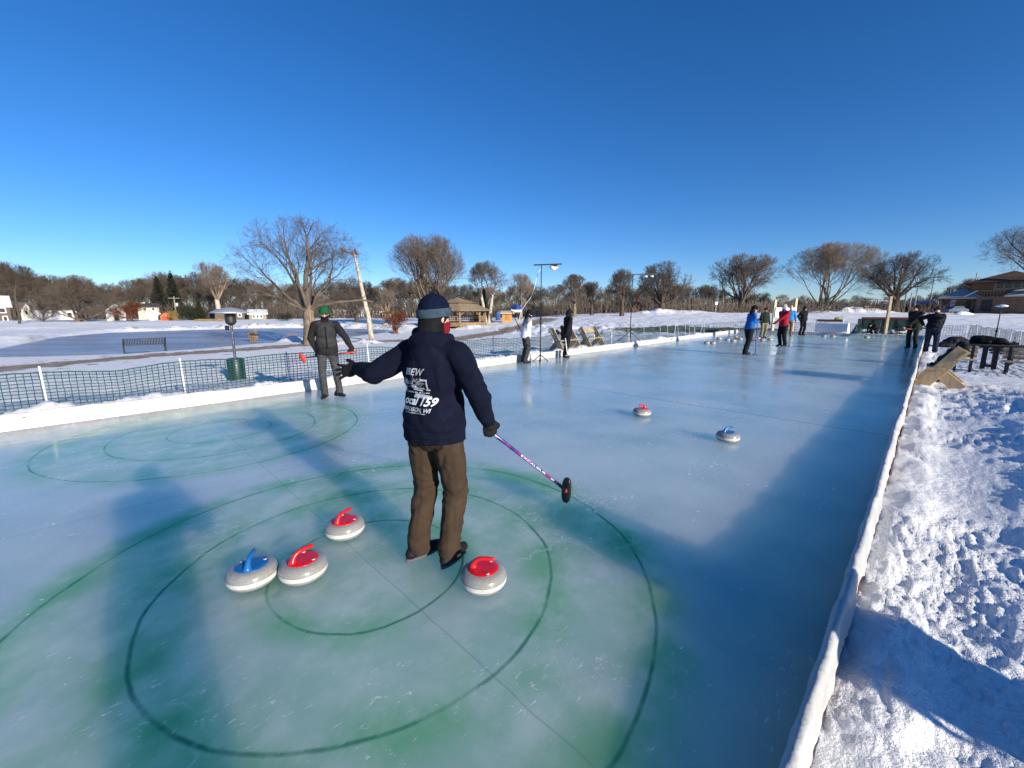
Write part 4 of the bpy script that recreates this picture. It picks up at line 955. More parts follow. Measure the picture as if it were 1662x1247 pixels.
# --- player in the black coat
b = on_ice(920, 580.5); zc = depth_of(b)
person('person', 'player in a black hooded coat with a white handled broom standing by the wooden bench', b, (0.85, 0.35), px_height(b, 922, 501), BLK, BLK, BLKH, hands_px((918, 549, zc - 0.02), (918, 547, zc - 0.28)), lean=0.05, head_pitch=0.3, head_yaw=-0.1,
    hood='up', hair=None, gaiter=BLKH, beanie=False, leg_bulk=1.05, jk_len=0.10, vox=0.013, feet=[(-0.13, 0.02, 0.1), (0.13, -0.1, 0.0)])
broom('white handled broom hanging down beside the player in the black hooded coat', pt(917.5, 549, zc - 0.30), pt(921, 577, zc - 0.33), WHITEP, M('grey broom head', (0.25, 0.25, 0.26), 0.6), (0.8, 0.3, 0), 0.2, 0.08, r=0.018)
# --- group farther down the sheet
b = on_ice(1212, 575.5); zc = depth_of(b); BLUEJ = cloth('bright blue jacket', (0.012, 0.10, 0.36), 0.7)
person('person', 'player in a bright blue pullover and black hat leaning on a broom on the ice', b, (0.93, -0.05), px_height(b, 1216, 495), BLUEJ, BLK, BLKH, hands_px((1229, 519, zc + 0.05), (1231, 522, zc - 0.22)), lean=0.12, head_pitch=0.15, hair=BLKH, jk_len=0.0, leg_bulk=1.18, vox=0.014,
    shoes=None, feet=[(-0.14, 0.06, 0.1), (0.14, -0.10, -0.1)])
broom('blue shafted broom standing upright in front of the player in bright blue', pt(1229.5, 520, zc - 0.1), on_ice(1225.5, 576.5) + Vector((0, 0, 0.03)), M('blue shaft', (0.03, 0.05, 0.25), 0.3), M('dark blue broom head', (0.02, 0.03, 0.09), 0.5), (0.95, 0.2, 0), 0.2, 0.08, r=0.014)
CAMO = NT('camouflage cloth'); cn = CAMO.noise(CAMO.tc.outputs['Object'], 9, 3, 0.5, 1.2)
CAMO.set(Base_Color=CAMO.mix(CAMO.ramp(cn, 0.44, 0.46), CAMO.mix(CAMO.ramp(cn, 0.33, 0.35), (0.03, 0.035, 0.015), (0.13, 0.12, 0.05)), (0.24, 0.20, 0.11)), Roughness=0.9)
b = on_ice(1238, 548.5); zc = depth_of(b)
person('person', 'player in a dark jacket and camouflage trousers facing the camera among the far stones', b, (0.1, -1), px_height(b, 1238, 499.5), cloth('dark olive jacket', (0.022, 0.026, 0.020)), CAMO.m, cloth('dark brown cap', (0.030, 0.016, 0.014)), None, vox=0.016, brim=True, bulk=1.12,
    shoes=cloth('rust boots', (0.22, 0.05, 0.025)))
b = on_ice(1268, 562.5); zc = depth_of(b)
person('person', 'player in a red jacket and grey hat facing left on the ice', b, (-0.92, -0.25), px_height(b, 1271, 493.5), cloth('red jacket', (0.36, 0.012, 0.022), 0.7), BLK, cloth('grey cream hat', (0.42, 0.38, 0.33)), hands_px((1259, 524, zc - 0.25), (1267, 528, zc + 0.2)), lean=0.05, head_pitch=0.1,
    gaiter=cloth('blue mask', (0.03, 0.05, 0.22)), vox=0.014, jk_len=0.04, leg_bulk=1.05)
b = on_ice(1279, 545.5); zc = depth_of(b)
person('person', 'player in a light blue jacket and yellow hat standing behind the red jacket', b, (0.5, 0.8), px_height(b, 1281, 496), cloth('light blue jacket', (0.04, 0.22, 0.52), 0.7), cloth('khaki trousers', (0.16, 0.12, 0.075)), cloth('yellow hat', (0.55, 0.45, 0.16)), None, vox=0.016, gaiter=cloth('blue mask', (0.03, 0.05, 0.22)), bulk=1.08)
b = on_ice(1301, 544.5); zc = depth_of(b)
person('person', 'player in a bulky black jacket at the far end, beside the white storage box', b, (0.15, -1), px_height(b, 1302, 497.5), cloth('black puffer', (0.014, 0.015, 0.017)), BLK, BLKH, hands_px((1306, 519, zc - 0.3), (1298, 519, zc - 0.3)), vox=0.016, bulk=1.18, hair=BLKH)
b = on_ice(1418, 547); zc = depth_of(b)
person('person', 'player in dark clothes crouching over a stone at the far end', b, (-0.97, -0.25), 1.72, cloth('dark green jacket', (0.014, 0.018, 0.015)), BLK, BLKH, hands_px((1408, 541, zc + 0.05), (1406, 542, zc - 0.15)), lean=1.32, head_pitch=-0.5, vox=0.016, hip_drop=0.27, hair=BLKH, bulk=1.05)
b = on_ice(1478, 566); zc = depth_of(b)
person('person', 'player in dark olive clothes standing on the ice by the right border', b, (-0.9, -0.35), px_height(b, 1480, 494), cloth('olive black coat', (0.022, 0.024, 0.018)), cloth('dark olive trousers', (0.024, 0.026, 0.022)), BLKH, hands_px((1470, 533, zc - 0.15), (1478, 536, zc - 0.25)), vox=0.014, hood='up', bulk=1.05, hair=BLKH, beanie=False, jk_len=0.08)
broom('red handled broom held level by the player in dark olive', pt(1463, 533, zc - 0.2), pt(1484, 535, zc - 0.3), REDB, BLACKP, (0.2, 0.2, -1), 0.18, 0.08)
g_ = rk(24.3, -0.15); b = Vector((g_.x, g_.y, 0)); b = Vector((*on_z(1509, 572, 0.06), 0)); zc = depth_of(b)
person('person', 'man in dark jacket and jeans bending with his back turned, outside the right border', b, (0.75, 0.66), 1.86, cloth('black work jacket', (0.012, 0.013, 0.017)), cloth('dark jeans', (0.022, 0.026, 0.042)), BLKH, hands_px((1498, 526, zc + 0.30), (1527, 532, zc + 0.1)), lean=0.42, head_pitch=0.5, vox=0.014, bulk=1.15, leg_bulk=1.15, stand=0.05, elbow=[Vector((-1, -0.2, 0.2)), Vector((1, -0.2, 0.3))])
# --- spectators beside and behind the camera: their long shadows lie on the ice in front of it
for lab, bx, by, hh, bl in (('photographer in dark winter clothes standing at the near corner of the ice', 0.11, -0.30, 1.86, 1.12), ('spectator in a wide dark coat outside the border, near the photographer', 3.85, -0.45, 1.80, 1.25)):
    b = Vector((bx, by, 0)); fc = (-0.1, 1) if bx < 1 else (-0.8, 0.6)
    person('person', lab, b, fc, hh, cloth('black puffer', (0.014, 0.015, 0.017)), BLK, BLKH, (Vector((0.02, -0.10, 1.50)), Vector((0.22, -0.10, 1.50))) if bx < 1 else None, vox=0.02, bulk=bl, jk_len=0.2 if bx > 1 else 0.05, leg_bulk=1.15)
# ------------------------------------------------------------------ furniture around the rink
BLACKM = M('black powder coat', (0.016, 0.016, 0.018), 0.45, 0.1, 20, 0.05, metal=0.0)
# black metal park bench, seen from behind (it faces the pond)
g = gp(238, 577); gz = g.z
o = thing('park_bench', 'black metal slatted park bench facing the frozen pond', 'bench', (g.x, g.y, ground_z(g.x, g.y)), math.atan2(g.y, g.x) - math.pi / 2 + 0.10)
for s in (-1, 1):
    m = MB(); x = s * 0.93
    m.bar((x, -0.05, 0.0), (x, -0.10, 0.46), 0.05, 0.06); m.bar((x, -0.10, 0.44), (x, -0.26, 0.86), 0.05, 0.05); m.bar((x, 0.42, 0.0), (x, 0.40, 0.44), 0.05, 0.06); m.bar((x, -0.10, 0.42), (x, 0.42, 0.42), 0.05, 0.04)
    m.bar((x, -0.18, 0.64), (x, 0.36, 0.64), 0.05, 0.03); m.bar((x, 0.36, 0.42), (x, 0.36, 0.65), 0.05, 0.03); m.build('side_frame', BLACKM, o)
m = MB()
for i in range(26): m.bar((-0.88 + i * 0.0704, -0.105, 0.47), (-0.88 + i * 0.0704, -0.245, 0.83), 0.036, 0.008)
m.bar((-0.93, -0.25, 0.84), (0.93, -0.25, 0.84), 0.035, 0.035); m.bar((-0.93, -0.10, 0.46), (0.93, -0.10, 0.46), 0.035, 0.035); m.build('backrest', BLACKM, o)
m = MB()
for i in range(26): m.bar((-0.88 + i * 0.0704, -0.09, 0.44), (-0.88 + i * 0.0704, 0.40, 0.43), 0.036, 0.008)
m.bar((-0.93, 0.41, 0.43), (0.93, 0.41, 0.43), 0.03, 0.03); m.build('seat', BLACKM, o)
MB().box((0.0, -0.26, 0.78), (0.22, 0.008, 0.06)).build('plaque', M('bronze plaque', (0.05, 0.045, 0.04), 0.4), o)
# patio heater
zc = 12.3; b = pt(384.5, 607, zc); b.z = ground_z(b.x, b.y); hh = (607 - 494) / FOC * zc * 0.985
o = thing('patio_heater', 'tall patio heater with green base and flat reflector behind the netting', 'patio heater', b)
GREENM = M('dark green enamel', (0.006, 0.026, 0.016), 0.4, 0.15, 8, 0.05); STAIN = M('stainless tube', (0.30, 0.30, 0.31), 0.22, 0.05, 10, 0, metal=1.0); ALU = M('brushed aluminium', (0.42, 0.45, 0.50), 0.5, 0.08, 10, 0, metal=0.45)
MB().lathe([(0.24, 0), (0.24, 0.05), (0.225, 0.06), (0.225, 0.60), (0.20, 0.64), (0.05, 0.66)], 32).build('base', GREENM, o, 'auto')
MB().lathe([(0.036, 0.62), (0.036, hh - 0.42)], 20).build('pole', STAIN, o, 'auto')
MB().lathe([(0.04, hh - 0.44), (0.10, hh - 0.40), (0.13, hh - 0.36), (0.14, hh - 0.35), (0.14, hh - 0.12), (0.10, hh - 0.10)], 28).build('burner', M('burner mesh', (0.05, 0.05, 0.05), 0.5, 0.2, 60, 0.5, metal=0.6), o, 'auto')
MB().lathe([(0.475, hh - 0.085), (0.48, hh - 0.08), (0.47, hh - 0.05), (0.33, hh + 0.015), (0.16, hh + 0.06), (0.02, hh + 0.08)], 36).build('reflector', ALU, o, 'auto')
MB().box((0.0, -0.19, hh - 0.5), (0.09, 0.05, 0.13)).build('control_valve', BLACKM, o)
# light stands
def light_stand(label, bpx, bpy, top_px, bar_l, bar_r, zc, dirx, lamps, cable=False, colour=None):
    b = pt(bpx, bpy, zc); b.z = ground_z(b.x, b.y) + 0.06; t = pt(top_px[0], top_px[1], zc); h = t.z - b.z
    o = thing('light_stand', label, 'light stand', b); mm = colour or BLACKM
    MB().tube([(0, 0, 0.22), (0, 0, h * 0.5)], 0.022, 10).build('mast', mm, o, True); MB().tube([(0, 0, h * 0.5), (0, 0, h)], 0.016, 10).build('mast', mm, o, True)
    MB().tube([(0, 0, h * 0.5 - 0.04), (0, 0, h * 0.5 + 0.04)], 0.034, 10).build('clamp', mm, o, True)
    for a in (20, 140, 260):
        q = math.radians(a); MB().tube([(0, 0, 0.52), (0.62 * math.cos(q), 0.62 * math.sin(q), 0.01)], 0.014, 8).build('leg', mm, o, True)
        MB().tube([(0, 0, 0.24), (0.31 * math.cos(q), 0.31 * math.sin(q), 0.265)], 0.008, 6).build('brace', mm, o, True)
    if bar_l is not None:
        A = pt(*bar_l, zc) - b; B = pt(*bar_r, zc) - b; A.y = B.y = 0
        MB().bar(A, B, 0.05, 0.04).build('crossbar', mm, o)
        for f_, sz in lamps:
            p = A.lerp(B, f_); hd = link('lamp', MB().lathe([(0.03, -0.10), (0.10, -0.13), (0.125, -0.10), (0.10, -0.02), (0.03, 0.0)], 18).mesh('lamp', M('white lamp housing', (0.7, 0.7, 0.72), 0.3, 0.05), True), o)
            hd.location = p + Vector((0, 0, -0.03)); hd.rotation_euler = (0.5, 0.3, 0); hd.scale = (sz,) * 3
            MB().box(p + Vector((-0.02, -0.02, -0.06)), (0.12, 0.06, 0.07)).build('bracket', mm, o)
    if cable:
        P = [pt(*q) - b for q in cable]; Q = []
        for i in range(len(P) - 1):
            for s in range(6):
                t_ = s / 6; p0, p1, p2, p3 = P[max(i - 1, 0)], P[i], P[i + 1], P[min(i + 2, len(P) - 1)]
                Q.append(0.5 * ((2 * p1) + (p2 - p0) * t_ + (2 * p0 - 5 * p1 + 4 * p2 - p3) * t_ ** 2 + (3 * p1 - p0 - 3 * p2 + p3) * t_ ** 3))
        MB().tube(Q + [P[-1]], 0.009, 6).build('cable', WHITEP, o, True)
    return o
light_stand('tall black tripod light stand between the players in pale and black coats', 877, 574, (879.5, 432), (865, 433), (909, 431.5), 13.9, 0, [(0.72, 1.0), (0.80, 0.7)],
            cable=[(878, 436, 14.2), (872, 447, 14.0), (868, 465, 13.8), (862, 482, 13.9), (853, 494, 14.0), (846, 506, 14.1), (842, 522, 14.2)])
light_stand('smaller black tripod light stand in front of the broad tree with a low limb', 1022, 557, (1028, 447), (1020, 447.5), (1057, 446.5), 20.5, 0, [(0.62, 0.8), (0.88, 0.8)])
o = light_stand('slanting lamp pole with a pale round head behind the picnic table on the right', 1612, 566, (1619, 497), None, None, 15.2, 0, [])
h_ = link('lamp', MB().lathe([(0.02, 0), (0.16, 0.03), (0.17, 0.05), (0.10, 0.09), (0.02, 0.10)], 20).mesh('lamp', M('frosted lamp glass', (0.75, 0.78, 0.78), 0.3, 0.05), True), o); h_.location = (0, 0, pt(1619, 497, 15.2).z - o.location.z - 0.05)
# leopold benches of thick boards
PALEW = NT('pale raw lumber'); oo = PALEW.map((9, 9, 1.3), src='Object'); wv = PALEW.noise(oo, 2.0, 4, 0.55, 0.4)
PALEW.set(Base_Color=PALEW.mix(PALEW.ramp(wv, 0.35, 0.65), (0.46, 0.31, 0.16), (0.58, 0.41, 0.22)), Roughness=0.75, Normal=PALEW.bump(wv, 0.2, 0.004)); PALEW = PALEW.m
GREYW = M('weathered lumber', (0.34, 0.27, 0.18), 0.85, 0.25, 8, 0.3, 50)
def leopold(label, p, ang, width, wood, sc=1.0, group=None):
    """seat and back boards carried by two pairs of crossed boards"""
    o = thing('board_bench', label, 'bench', p, ang, group); o.scale = (sc,) * 3
    for s in (-1, 1):
        x = s * (width / 2 - 0.05)
        m = MB(); m.bar((x, -0.34, 0.02), (x, 0.24, 0.90), 0.045, 0.24, up=(0, -0.83, 0.55), bev=0.006); m.build('long_leg', wood, o)      # front leg running up into the back
        m = MB(); m.bar((x - s * 0.05, 0.30, 0.02), (x - s * 0.05, -0.14, 0.44), 0.045, 0.22, up=(0, 0.66, 0.75), bev=0.006); m.build('short_leg', wood, o)
    MB().box((0, -0.14, 0.445), (width, 0.28, 0.045), None, 0.006).build('seat', wood, o)
    MB().bar((-width / 2, 0.222, 0.76), (width / 2, 0.222, 0.76), 0.045, 0.22, up=(0, 0.55, 0.83), bev=0.006).build('backrest', wood, o)
    return o
def bz(p): return Vector((p.x, p.y, ground_z(p.x, p.y)))
# facing the rink: local -y looks at the ice
ang_left = math.radians(45) + math.pi
b1 = leopold('weathered board bench behind the player in the black hooded coat, a dark bag on it', bz(Vector(rk(13.75, VL(14) + 0.85))) + Vector((0, 0, -0.05)), math.radians(45), 1.3, GREYW)
b2 = leopold('weathered board bench by itself just right of the player in the black coat', bz(Vector(rk(15.75, VL(16) + 0.85))) + Vector((0, 0, -0.05)), math.radians(45), 1.15, GREYW)
pb = rk(13.6, -0.33); b3 = leopold('new pale board bench outside the right border with a black coat thrown over it', Vector((pb.x, pb.y, -0.02)), math.radians(225), 1.15, PALEW, 1.0)
BLKC = cloth('black padded coat', (0.008, 0.008, 0.010), 0.8)
def lump(name, label, cat, mat, balls, vox=0.02, loc=(0, 0, 0), wr=0.02, planes=(), parts=()):
    m = MB()
    for q in balls:
        if len(q) == 2: m.ball(q[0], q[1])
        else: m.cap(*q)
    o = thing(name, label, cat, loc); voxel(m, 'fabric' if name in ('coat', 'bag', 'tarp_bundle') else 'body', mat, o, vox, planes, wr, (5, 5, 5), len(label)); return o
# coat over the pale bench (bench local frame to world)
Rb = Matrix.Rotation(math.radians(225), 3, 'Z'); ob = Vector((pb.x, pb.y, -0.02))
def bw(x, y, z): return Rb @ Vector((x, y, z)) 
lump('coat', 'black padded coat thrown over the back of the pale board bench', 'coat', BLKC, [(bw(-0.40, 0.24, 0.93), bw(0.45, 0.24, 0.93), 0.10, 0.09), (bw(-0.42, 0.10, 0.76), bw(0.30, 0.10, 0.74), 0.10, 0.09), (bw(-0.42, -0.02, 0.60), bw(0.2, 0.0, 0.58), 0.11, 0.09), (bw(-0.40, 0.28, 0.90), bw(-0.46, 0.34, 0.72), 0.07, 0.06), (bw(0.0, -0.12, 0.50), bw(0.35, -0.12, 0.50), 0.06, 0.05), (bw(0.28, -0.06, 0.52), bw(0.3, 0.22, 0.92), 0.06, 0.06)], 0.02, ob)
lump('glove_pair', 'dark glove lying on the seat of the pale board bench', 'glove', BLKC, [(bw(-0.35, -0.2, 0.485), bw(-0.15, -0.18, 0.485), 0.035, 0.03), (bw(-0.15, -0.18, 0.485), bw(-0.05, -0.22, 0.48), 0.02, 0.015), (bw(-0.15, -0.18, 0.485), bw(-0.05, -0.15, 0.48), 0.02, 0.015)], 0.01, ob, 0.003)
pbag = bz(Vector(rk(13.5, VL(14) + 0.70)))
lump('bag', 'black backpack leaning on the weathered board bench', 'bag', BLKC, [((0, 0, 0.62), (0.16, 0.14, 0.24)), ((0.02, -0.03, 0.38), (0.17, 0.15, 0.2)), ((-0.1, 0.05, 0.82), (0.08, 0.07, 0.10)), ((0.05, -0.1, 0.3), (0.1, -0.22, 0.08), 0.05, 0.05)], 0.018, pbag + Vector((0, 0, 0.02)), 0.01)
# picnic table with seats on posts
DARKW = M('dark weathered planks', (0.060, 0.050, 0.045), 0.8, 0.3, 6, 0.3, 40); BLKPOST = M('black steel post', (0.012, 0.013, 0.016), 0.5, 0.1)
tb = Vector((*on_z(1602, 598, 0.02), 0.0)); TA = math.atan2(tb.y, tb.x) - math.pi / 2
o = thing('picnic_table', 'dark plank picnic table on two black posts standing in the snow', 'table', tb, TA)
m = MB()
for i in range(5): m.box((0, -0.30 + 0.15 * i, 0.70), (1.30, 0.138, 0.045), None, 0.005)
m.build('tabletop', DARKW, o)
for s in (-0.10, 0.12): MB().box((s, 0, 0.34), (0.11, 0.13, 0.68), None, 0.01).build('post', BLKPOST, o)
MB().box((0, 0, 0.655), (0.5, 0.6, 0.04)).build('top_bracket', BLKPOST, o); MB().box((0.01, 0, 0.10), (0.15, 0.06, 0.08)).build('crosspiece', BLKPOST, o)
tz = ob; bagp = tb + Matrix.Rotation(TA, 3, 'Z') @ Vector((-0.06, 0.02, 0.722))
Rt = Matrix.Rotation(TA, 3, 'Z')
def tw(x, y, z): return Rt @ Vector((x, y, z))
lump('bag', 'black duffel bag lying on the dark plank picnic table', 'bag', BLKC, [(tw(-0.22, 0, 0.13), tw(0.20, 0.0, 0.10), 0.125, 0.11), (tw(-0.28, 0, 0.14), tw(-0.30, 0.0, 0.05), 0.12, 0.10), (tw(0.26, 0, 0.10), tw(0.36, 0, 0.04), 0.10, 0.05), (tw(-0.12, 0.02, 0.14), tw(-0.02, 0.02, 0.15), 0.13, 0.10), (tw(0.3, -0.05, 0.03), tw(0.52, -0.05, 0.015), 0.03, 0.012), (tw(-0.15, -0.16, 0.05), tw(0.0, -0.16, 0.06), 0.05, 0.05)], 0.02, bagp, 0.012, [((0, 0, 0.0), (0, 0, 1))])
def slat_bench(label, p, ang, w, pale):
    o = thing('slatted_bench', label, 'bench', p, ang)
    m = MB()
    for i in range(3): m.box((0, 0.05 * 0, 0.50 + i * 0.11), (w, 0.035, 0.095), None, 0.004)
    m.build('backrest', pale, o); m = MB()
    for i in range(3): m.box((0, -0.12 - i * 0.12, 0.40), (w, 0.105, 0.035), None, 0.004)
    m.build('seat', pale, o)
    for s in (-0.3, 0.3):
        MB().bar((s * w, -0.06, 0.0), (s * w, -0.045, 0.80), 0.06, 0.05).build('post', BLKPOST, o); MB().bar((s * w, -0.36, -0.02), (s * w, -0.36, 0.38), 0.06, 0.05).build('post', BLKPOST, o)
        MB().bar((s * w, -0.38, 0.365), (s * w, -0.06, 0.365), 0.07, 0.03).build('arm_bracket', BLKPOST, o)
    return o
q = pt(1561, 598, 11.9); slat_bench('pale slatted bench seat left of the dark picnic table', Vector((q.x, q.y, -0.06)), TA + 0.05, 0.5, PALEW)
q = pt(1652, 603, 11.4); slat_bench('pale slatted bench at the right edge of the picture', Vector((q.x, q.y, -0.08)), TA - 0.1, 0.66, PALEW)
q = pt(1625, 585, 13.2); slat_bench('low slatted bench half hidden behind the dark picnic table', Vector((q.x, q.y, -0.05)), TA + 3.0, 0.6, DARKW)
# things lying in the snow to the right
q = bz(pt(1552, 556, 19.5)); lump('tarp_bundle', 'dark tarp bundle heaped in the snow beyond the picnic table', 'tarp', cloth('grey black tarp', (0.028, 0.026, 0.026), 0.6), [((0, 0, 0.20), (0.55, 0.4, 0.32)), ((0.45, 0.1, 0.12), (0.4, 0.3, 0.22)), ((-0.5, 0, 0.1), (0.4, 0.3, 0.16))], 0.04, q, 0.05)
q = Vector((*on_z(1545, 622, 0.0), 0.02)); lump('strap', 'short dark strap lying in the snow behind the pale board bench', 'strap', BLKC, [((-0.25, 0.1, 0.03), (0.08, 0.02, 0.05), 0.035, 0.03), ((0.08, 0.02, 0.05), (0.13, -0.08, 0.03), 0.03, 0.02), ((0.08, 0.02, 0.06), (0.15, 0.05, 0.10), 0.03, 0.02)], 0.012, q, 0.004)
# far end: storage box, tray, scoreboard, post, trailer, netting rolls
q = rk(37.0, 2.1); q = pt(1350, 540, 29.6); q.z = 0.02
ang = math.radians(-45)
o = thing('storage_box', 'long white storage box at the far end, crates of orange gear on top', 'box', q, -math.radians(52))
m = MB(); m.add([(-0.95, -0.35, 0), (0.95, -0.35, 0), (0.95, 0.35, 0), (-0.95, 0.35, 0), (-0.95, -0.35, 0.72), (0.95, -0.35, 0.78), (0.85, 0.35, 0.86), (-0.95, 0.35, 0.82)], [(3, 2, 1, 0), (4, 5, 6, 7), (0, 1, 5, 4), (1, 2, 6, 5), (2, 3, 7, 6), (3, 0, 4, 7)]); m.build('cabinet', M('white box paint', (0.70, 0.72, 0.75), 0.55, 0.05, 3, 0.1), o)
m = MB()
for x in (-0.9, 0.62): m.bar((x, -0.3, 0.74), (x, -0.3, 1.1), 0.06, 0.06)
m.build('post', WHITEP, o); MB().box((-0.14, -0.3, 0.98), (1.45, 0.06, 0.17)).build('shelf_board', M('orange brown board', (0.32, 0.10, 0.045), 0.7), o)
lump('tarp_bundle', 'yellow green cloth bundle on top of the white storage box', 'cloth', cloth('yellow green cloth', (0.22, 0.20, 0.08)), [((0, 0, 0.08), (0.25, 0.15, 0.12)), ((0.2, 0.05, 0.05), (0.2, 0.12, 0.08))], 0.03, q + Vector((0.18, -0.15, 1.02)), 0.02)
o = thing('scoreboard', 'white scoreboard panel fixed between two pale wooden posts', 'scoreboard', rk(0, 0))
A = pt(1252.5, 545, 31.5); B = pt(1286, 541, 32.5)
for P_, ytop in ((A, 487), (B, 484.5)):
    r = ray((P_.x / depth_of(P_)) * FOC + 831, ytop); z1 = CAM_H + r.z * depth_of(P_); z0 = ground_z(P_.x, P_.y) - 0.1
    MB().box((P_.x, P_.y, (z0 + z1) / 2), (0.16, 0.16, z1 - z0)).build('post', M('pale new post', (0.58, 0.50, 0.34), 0.8), o)
m = MB(); zt = pt(1262, 499.5, 31.5).z; zb = pt(1262, 515.5, 31.5).z
m.bar((A.x, A.y - 0.12, (zt + zb) / 2), (B.x, B.y - 0.12, (zt + zb) / 2), 0.04, zt - zb); m.build('panel', M('white panel', (0.76, 0.77, 0.80), 0.5, 0.05), o)
m = MB(); d_ = (B - A).normalized(); n_ = Vector((d_.y, -d_.x, 0)).normalized() 
if n_.y > 0: n_ = -n_
for i in range(5):
    c_ = A.lerp(B, 0.12 + 0.05 * i); m.bar(Vector((c_.x, c_.y - 0.12, zt - 0.14)) + n_ * 0.024, Vector((c_.x, c_.y - 0.12, zt - 0.22)) + n_ * 0.024, 0.05, 0.006, up=n_)
m.build('markings', BLACKP, o)
P_ = pt(1437, 540, 28.5); z1 = pt(1440.5, 481.5, 28.5).z
o = thing('wooden_post', 'single tall weathered wooden post at the right of the far end', 'post', (P_.x, P_.y, 0)); MB().box((0, 0, z1 / 2), (0.17, 0.12, z1), None, 0.01).build('timber', GREYW, o)
# dark trailer-like bin
q = pt(1440, 541, 31.0); q.z = 0.05
o = thing('cargo_trailer', 'dark green open utility trailer parked behind the far end', 'trailer', q, -math.radians(30))
DG = M('dark green sheet', (0.010, 0.032, 0.026), 0.5, 0.3, 4); RUST = M('dark red rail', (0.07, 0.018, 0.015), 0.6)
MB().box((0, 0, 0.65), (3.4, 1.5, 0.75), None, 0.02).build('body', DG, o); MB().box((0, -0.77, 1.09), (3.5, 0.06, 0.16)).build('rail', RUST, o)
for i in range(6): MB().box((-1.6 + i * 0.64, -0.775, 0.62), (0.07, 0.06, 0.74)).build('upright', BLACKP, o)
for s in (-0.5, 0.5):
    w_ = MB().lathe([(0.10, -0.09), (0.28, -0.10), (0.30, -0.05), (0.30, 0.05), (0.28, 0.10), (0.10, 0.09)], 20).build('wheel', BLACKP, o, True); w_.rotation_euler = (math.pi / 2, 0, 0); w_.location = (s, -0.8, 0.30)
MB().bar((1.7, 0, 0.4), (2.6, 0, 0.4), 0.08, 0.08).build('drawbar', BLACKP, o)
for px, lab, s in ((1391, 'green netting rolled up in a heap near the storage box', 1.0), (1440, 'green netting roll leaning in front of the dark trailer', 0.9)):
    q = pt(px, 541, 29.5); q.z = 0.05
    o = thing('netting_roll', lab, 'netting roll', q)
    m = MB(); rnd = random.Random(px)
    for i in range(46):
        a = rnd.uniform(0, 6.28); r0 = 0.38 * s; P = []
        for j in range(7):
            t_ = j / 6; P.append((r0 * (1 - t_ * 0.75) * math.cos(a + t_ * rnd.uniform(0.5, 2.2)), r0 * 0.6 * (1 - t_ * 0.75) * math.sin(a + t_ * 1.2), t_ * 0.7 * s))
        m.tube(P, 0.014, 4)
    m.build('net', NETM, o)
q = pt(1462, 538, 29.0); o = thing('kick_sled', 'pale low sled lying in the snow right of the wooden post', 'sled', (q.x, q.y, 0.12), 0.4)
MB().box((0, 0, 0.12), (1.1, 0.45, 0.05), None, 0.02).build('deck', M('pale plastic', (0.62, 0.64, 0.58), 0.5), o)
for s in (-0.2, 0.2): MB().tube([(-0.55, s, 0.0), (0.45, s, 0.0), (0.6, s, 0.10)], 0.025, 8).build('runner', BLACKP, o, True)
# ------------------------------------------------------------------ trees
def bark(name, a, b, scale=5): 
    t = NT(name); f = t.noise(t.map((scale, scale, scale * 0.25)), 2.0, 5, 0.65)
    t.set(Base_Color=t.mix(t.ramp(f, 0.35, 0.65), a, b), Roughness=0.9, Normal=t.bump(f, 0.5, 0.03)); t.b.inputs['Specular IOR Level'].default_value = 0.1; return t.m
BARK = bark('grey brown bark', (0.12, 0.092, 0.066), (0.27, 0.215, 0.155)); TWIG = bark('brown twigs', (0.098, 0.077, 0.061), (0.165, 0.132, 0.106), 1)
BARKD = bark('dark bark', (0.055, 0.042, 0.032), (0.12, 0.095, 0.072)); TWIGD = bark('dark twigs', (0.070, 0.054, 0.042), (0.125, 0.098, 0.076), 1)
PALEB = bark('pale bark', (0.32, 0.27, 0.20), (0.60, 0.54, 0.43)); TWIGP = bark('pale twigs', (0.17, 0.13, 0.095), (0.28, 0.22, 0.16), 1)
RUSTT = bark('rust twigs', (0.12, 0.045, 0.025), (0.20, 0.080, 0.045), 1)
def norm3(a):
    l = math.sqrt(a[0] * a[0] + a[1] * a[1] + a[2] * a[2]) + 1e-9; return (a[0] / l, a[1] / l, a[2] / l)
def segs_mesh(name, S, mat, thick=0.06):
    S = np.array(S, np.float64); out_v, out_f, n0 = [], [], 0
    for mask, k in ((np.maximum(S[:, 6], S[:, 7]) >= thick, 7), (np.maximum(S[:, 6], S[:, 7]) < thick, 3)):
        Q = S[mask]
        if not len(Q): continue
        p0, p1, r0, r1 = Q[:, :3], Q[:, 3:6], Q[:, 6], Q[:, 7]; d = p1 - p0; d /= np.linalg.norm(d, axis=1)[:, None] + 1e-9
        ref = np.where(np.abs(d[:, 2:3]) > 0.9, np.array([[1.0, 0, 0]]), np.array([[0, 0, 1.0]])); a = np.cross(d, ref); a /= np.linalg.norm(a, axis=1)[:, None]; b = np.cross(d, a)
        t = 2 * np.pi * np.arange(k) / k; ring = a[:, None, :] * np.cos(t)[None, :, None] + b[:, None, :] * np.sin(t)[None, :, None]
        V = np.concatenate([p0[:, None, :] - d[:, None, :] * r0[:, None, None] * 0.3 + ring * r0[:, None, None], p1[:, None, :] + ring * r1[:, None, None]], 1).reshape(-1, 3)
        i = np.arange(len(Q))[:, None] * 2 * k; j = np.arange(k)[None, :]; j2 = (j + 1) % k
        F = np.stack([i + j, i + j2, i + k + j2, i + k + j], -1).reshape(-1, 4) + n0
        out_v.append(V); out_f.append(F); n0 += len(V)
    return big_mesh(name, np.concatenate(out_v), np.concatenate(out_f), mat)
